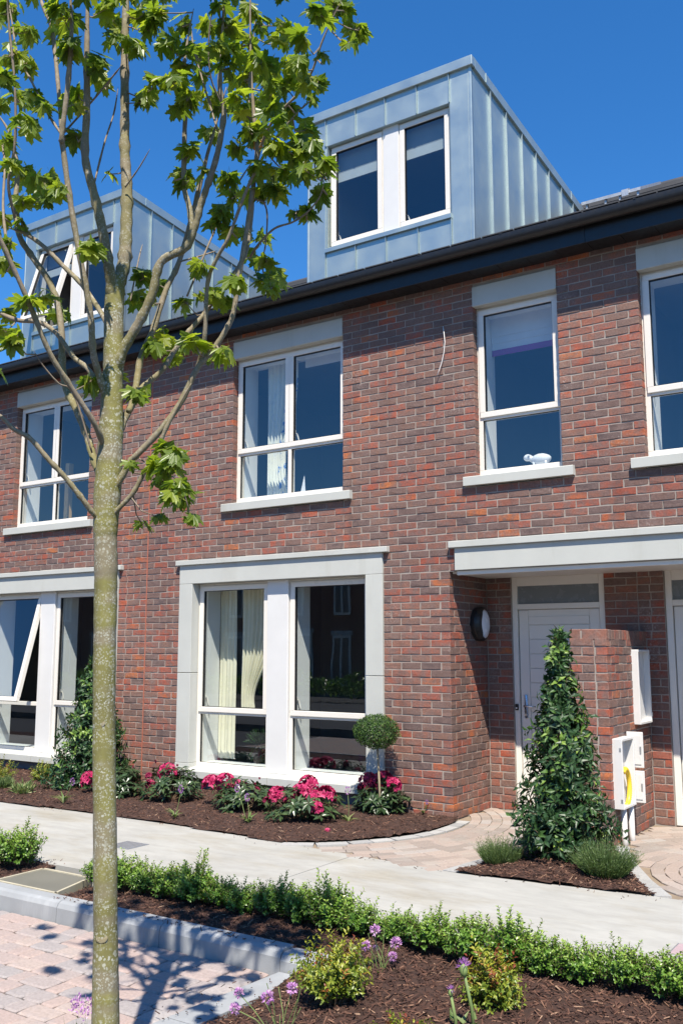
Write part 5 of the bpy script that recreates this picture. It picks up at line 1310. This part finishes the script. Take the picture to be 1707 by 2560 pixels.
def cluster(x, y, rp, vis=True, t=None, nl=None):
    # depth from the nearest limb in the picture plane
    tb = t
    if tb is None:
        best = None
        for p, u, k in SAMP:
            d = (p-CAM).dot(FW); q = (p-CAM)
            px = (853.5+FPX*q.dot(RT)/d)/KD; py = (1280-FPX*q.dot(UP)/d)/KD
            e = math.hypot(px-x, py-y)+r.uniform(0, 18)
            if u > .25 and (best is None or e < best[0]): best = (e, d, p)
        tb = best[1]+r.uniform(-.24, .14); src = best[2]
    c_ = P(x, y, tb)
    if t is None and (c_-src).length < .9:
        mid = src+(c_-src)*.5+Vector((r.uniform(-.03, .03), r.uniform(-.03, .03), -.02)); twg.tube([src, mid, c_], [.0035, .0028, .0018], 5, 1.0, False)
    R3 = rp/FD*tb
    n = nl or max(2, int(rp/4.3+r.random()))
    for i in range(n):
        v = rdir(r)*R3*.75*r.random()**.5; b = c_+Vector((v.x, v.y, v.z*.8))+Vector((0, 0, R3*.35))
        out = Vector((v.x, v.y, 0)); out = out.normalized() if out.length > 1e-4 else rdir(r)
        d = (out*r.uniform(.3, 1.0)+Vector((0, 0, -r.uniform(.15, 1.3)))+rdir(r)*.3).normalized()
        nr = (out*.55+Vector((0, 0, 1))+rdir(r)*.55); s_ = d.cross(nr).normalized(); nr = s_.cross(d)
        sz = r.uniform(.040, .078)*(1.0 if rp > 18 else .8)
        M_ = Matrix((s_, d, nr)).transposed().to_4x4(); M_ = Matrix.Translation(b) @ M_ @ Matrix.Diagonal((sz, sz, sz, 1))
        twg.tube([c_, b+(c_-b)*.3+Vector((0, 0, .01)), b], .0011, 3, .98, False)
        inst.append((vis, tb, M_))
for x, y, rp in CL: cluster(x, y, rp)
for i in range(46):                                                   # crown continuing above and beside the picture
    x = r.uniform(-200, 640); y = r.uniform(-95, -20) if x > -10 else r.uniform(-90, 640)
    if math.hypot((x-270)/520, (y-200)/640) > 1.15: continue
    cluster(x, y, r.uniform(26, 40), False, 3.74+r.uniform(-.45, .35))
for i in range(34):                                                   # the sparse back of the crown
    x = r.uniform(60, 640); y = r.uniform(-60, 470)
    if 230 < x < 420 and y > 250: continue
    if r.random() < .35: cluster(x, y, 22, False, None, 2)
inst.sort(key=lambda q: (not q[0], q[1]))
restl = MB(); n = 0
for vis, d, M_ in inst:
    i = r.randrange(len(LV))
    if vis and n < 300:
        n += 1; o = put('leaf', LME[i], tree, M_.translation); o.rotation_euler = M_.to_euler(); o.scale = M_.to_scale()
    else: restl.add([tuple(M_ @ Vector(v)) for v in LV[i].v], LV[i].f, ltone(r))
for k in range(3):
    b = P(578+k*8, 328+k*6, 3.72); put('leaf', LMEO, tree, b, 0).scale = (.05, .05, .05); bpy.context.scene.collection.objects[-1].rotation_euler = (1.9+k*.4, .3*k, 2.4+k)
obj('foliage', restl, MLEAF, tree, kind='stuff'); obj('twigs', twg, MBARK, tree, kind='stuff')

# ------------------------------------------------------------------ houses across the road (mirrored in the ground floor glass)
opp = thing('brick_house', 'brick terrace across the road, seen only as a reflection in the glass', 'house', (-18, -27, 0))
wm = MB().box(-44, 6, -35, -27, -.2, 5.6); obj('wall', wm, plain('far_brick', (.20, .085, .065), .85, .25, 12, .3, 30), opp)
obj('roof', MB().extrude_x([(-26.6, 5.55), (-31, 8.3), (-35.4, 5.55)], -44.2, 6.2), MROOF, opp)
for i in range(8):
    x = -42+i*6.2
    for (a, b, c, e) in ((x, x+2.4, .3, 2.4), (x+.3, x+1.9, 3.2, 5.0), (x+3.6, x+4.5, 3.2, 5.0), (x+3.5, x+4.5, 0, 2.3)):
        w_ = obj('window', MB().box(a, b, -26.98, -26.9, c, e), MUPVC, opp); 
        obj('pane', MB().box(a+.1, (a+b)/2-.06, -26.9, -26.89, c+.12, e-.12).box((a+b)/2+.06, b-.1, -26.9, -26.89, c+.12, e-.12), MSOLAR, w_)
        obj('lintel', MB().box(a-.1, b+.1, -26.98, -26.88, e+.01, e+.2), MSTONE, opp)
hd = MB(); r = random.Random(4)
for i in range(5200):
    x = r.uniform(-40, 2); p = Vector((x, -20.5+r.uniform(-.5, .5), r.uniform(0, .75+.2*math.sin(x*1.3)))); leaf(hd, p, rdir(r), rdir(r), .22, .16, r.uniform(.1, .8))
obj('far_hedge', hd, MBOX, None, kind='stuff', label='clipped hedge across the road seen as a reflection', category='hedge')
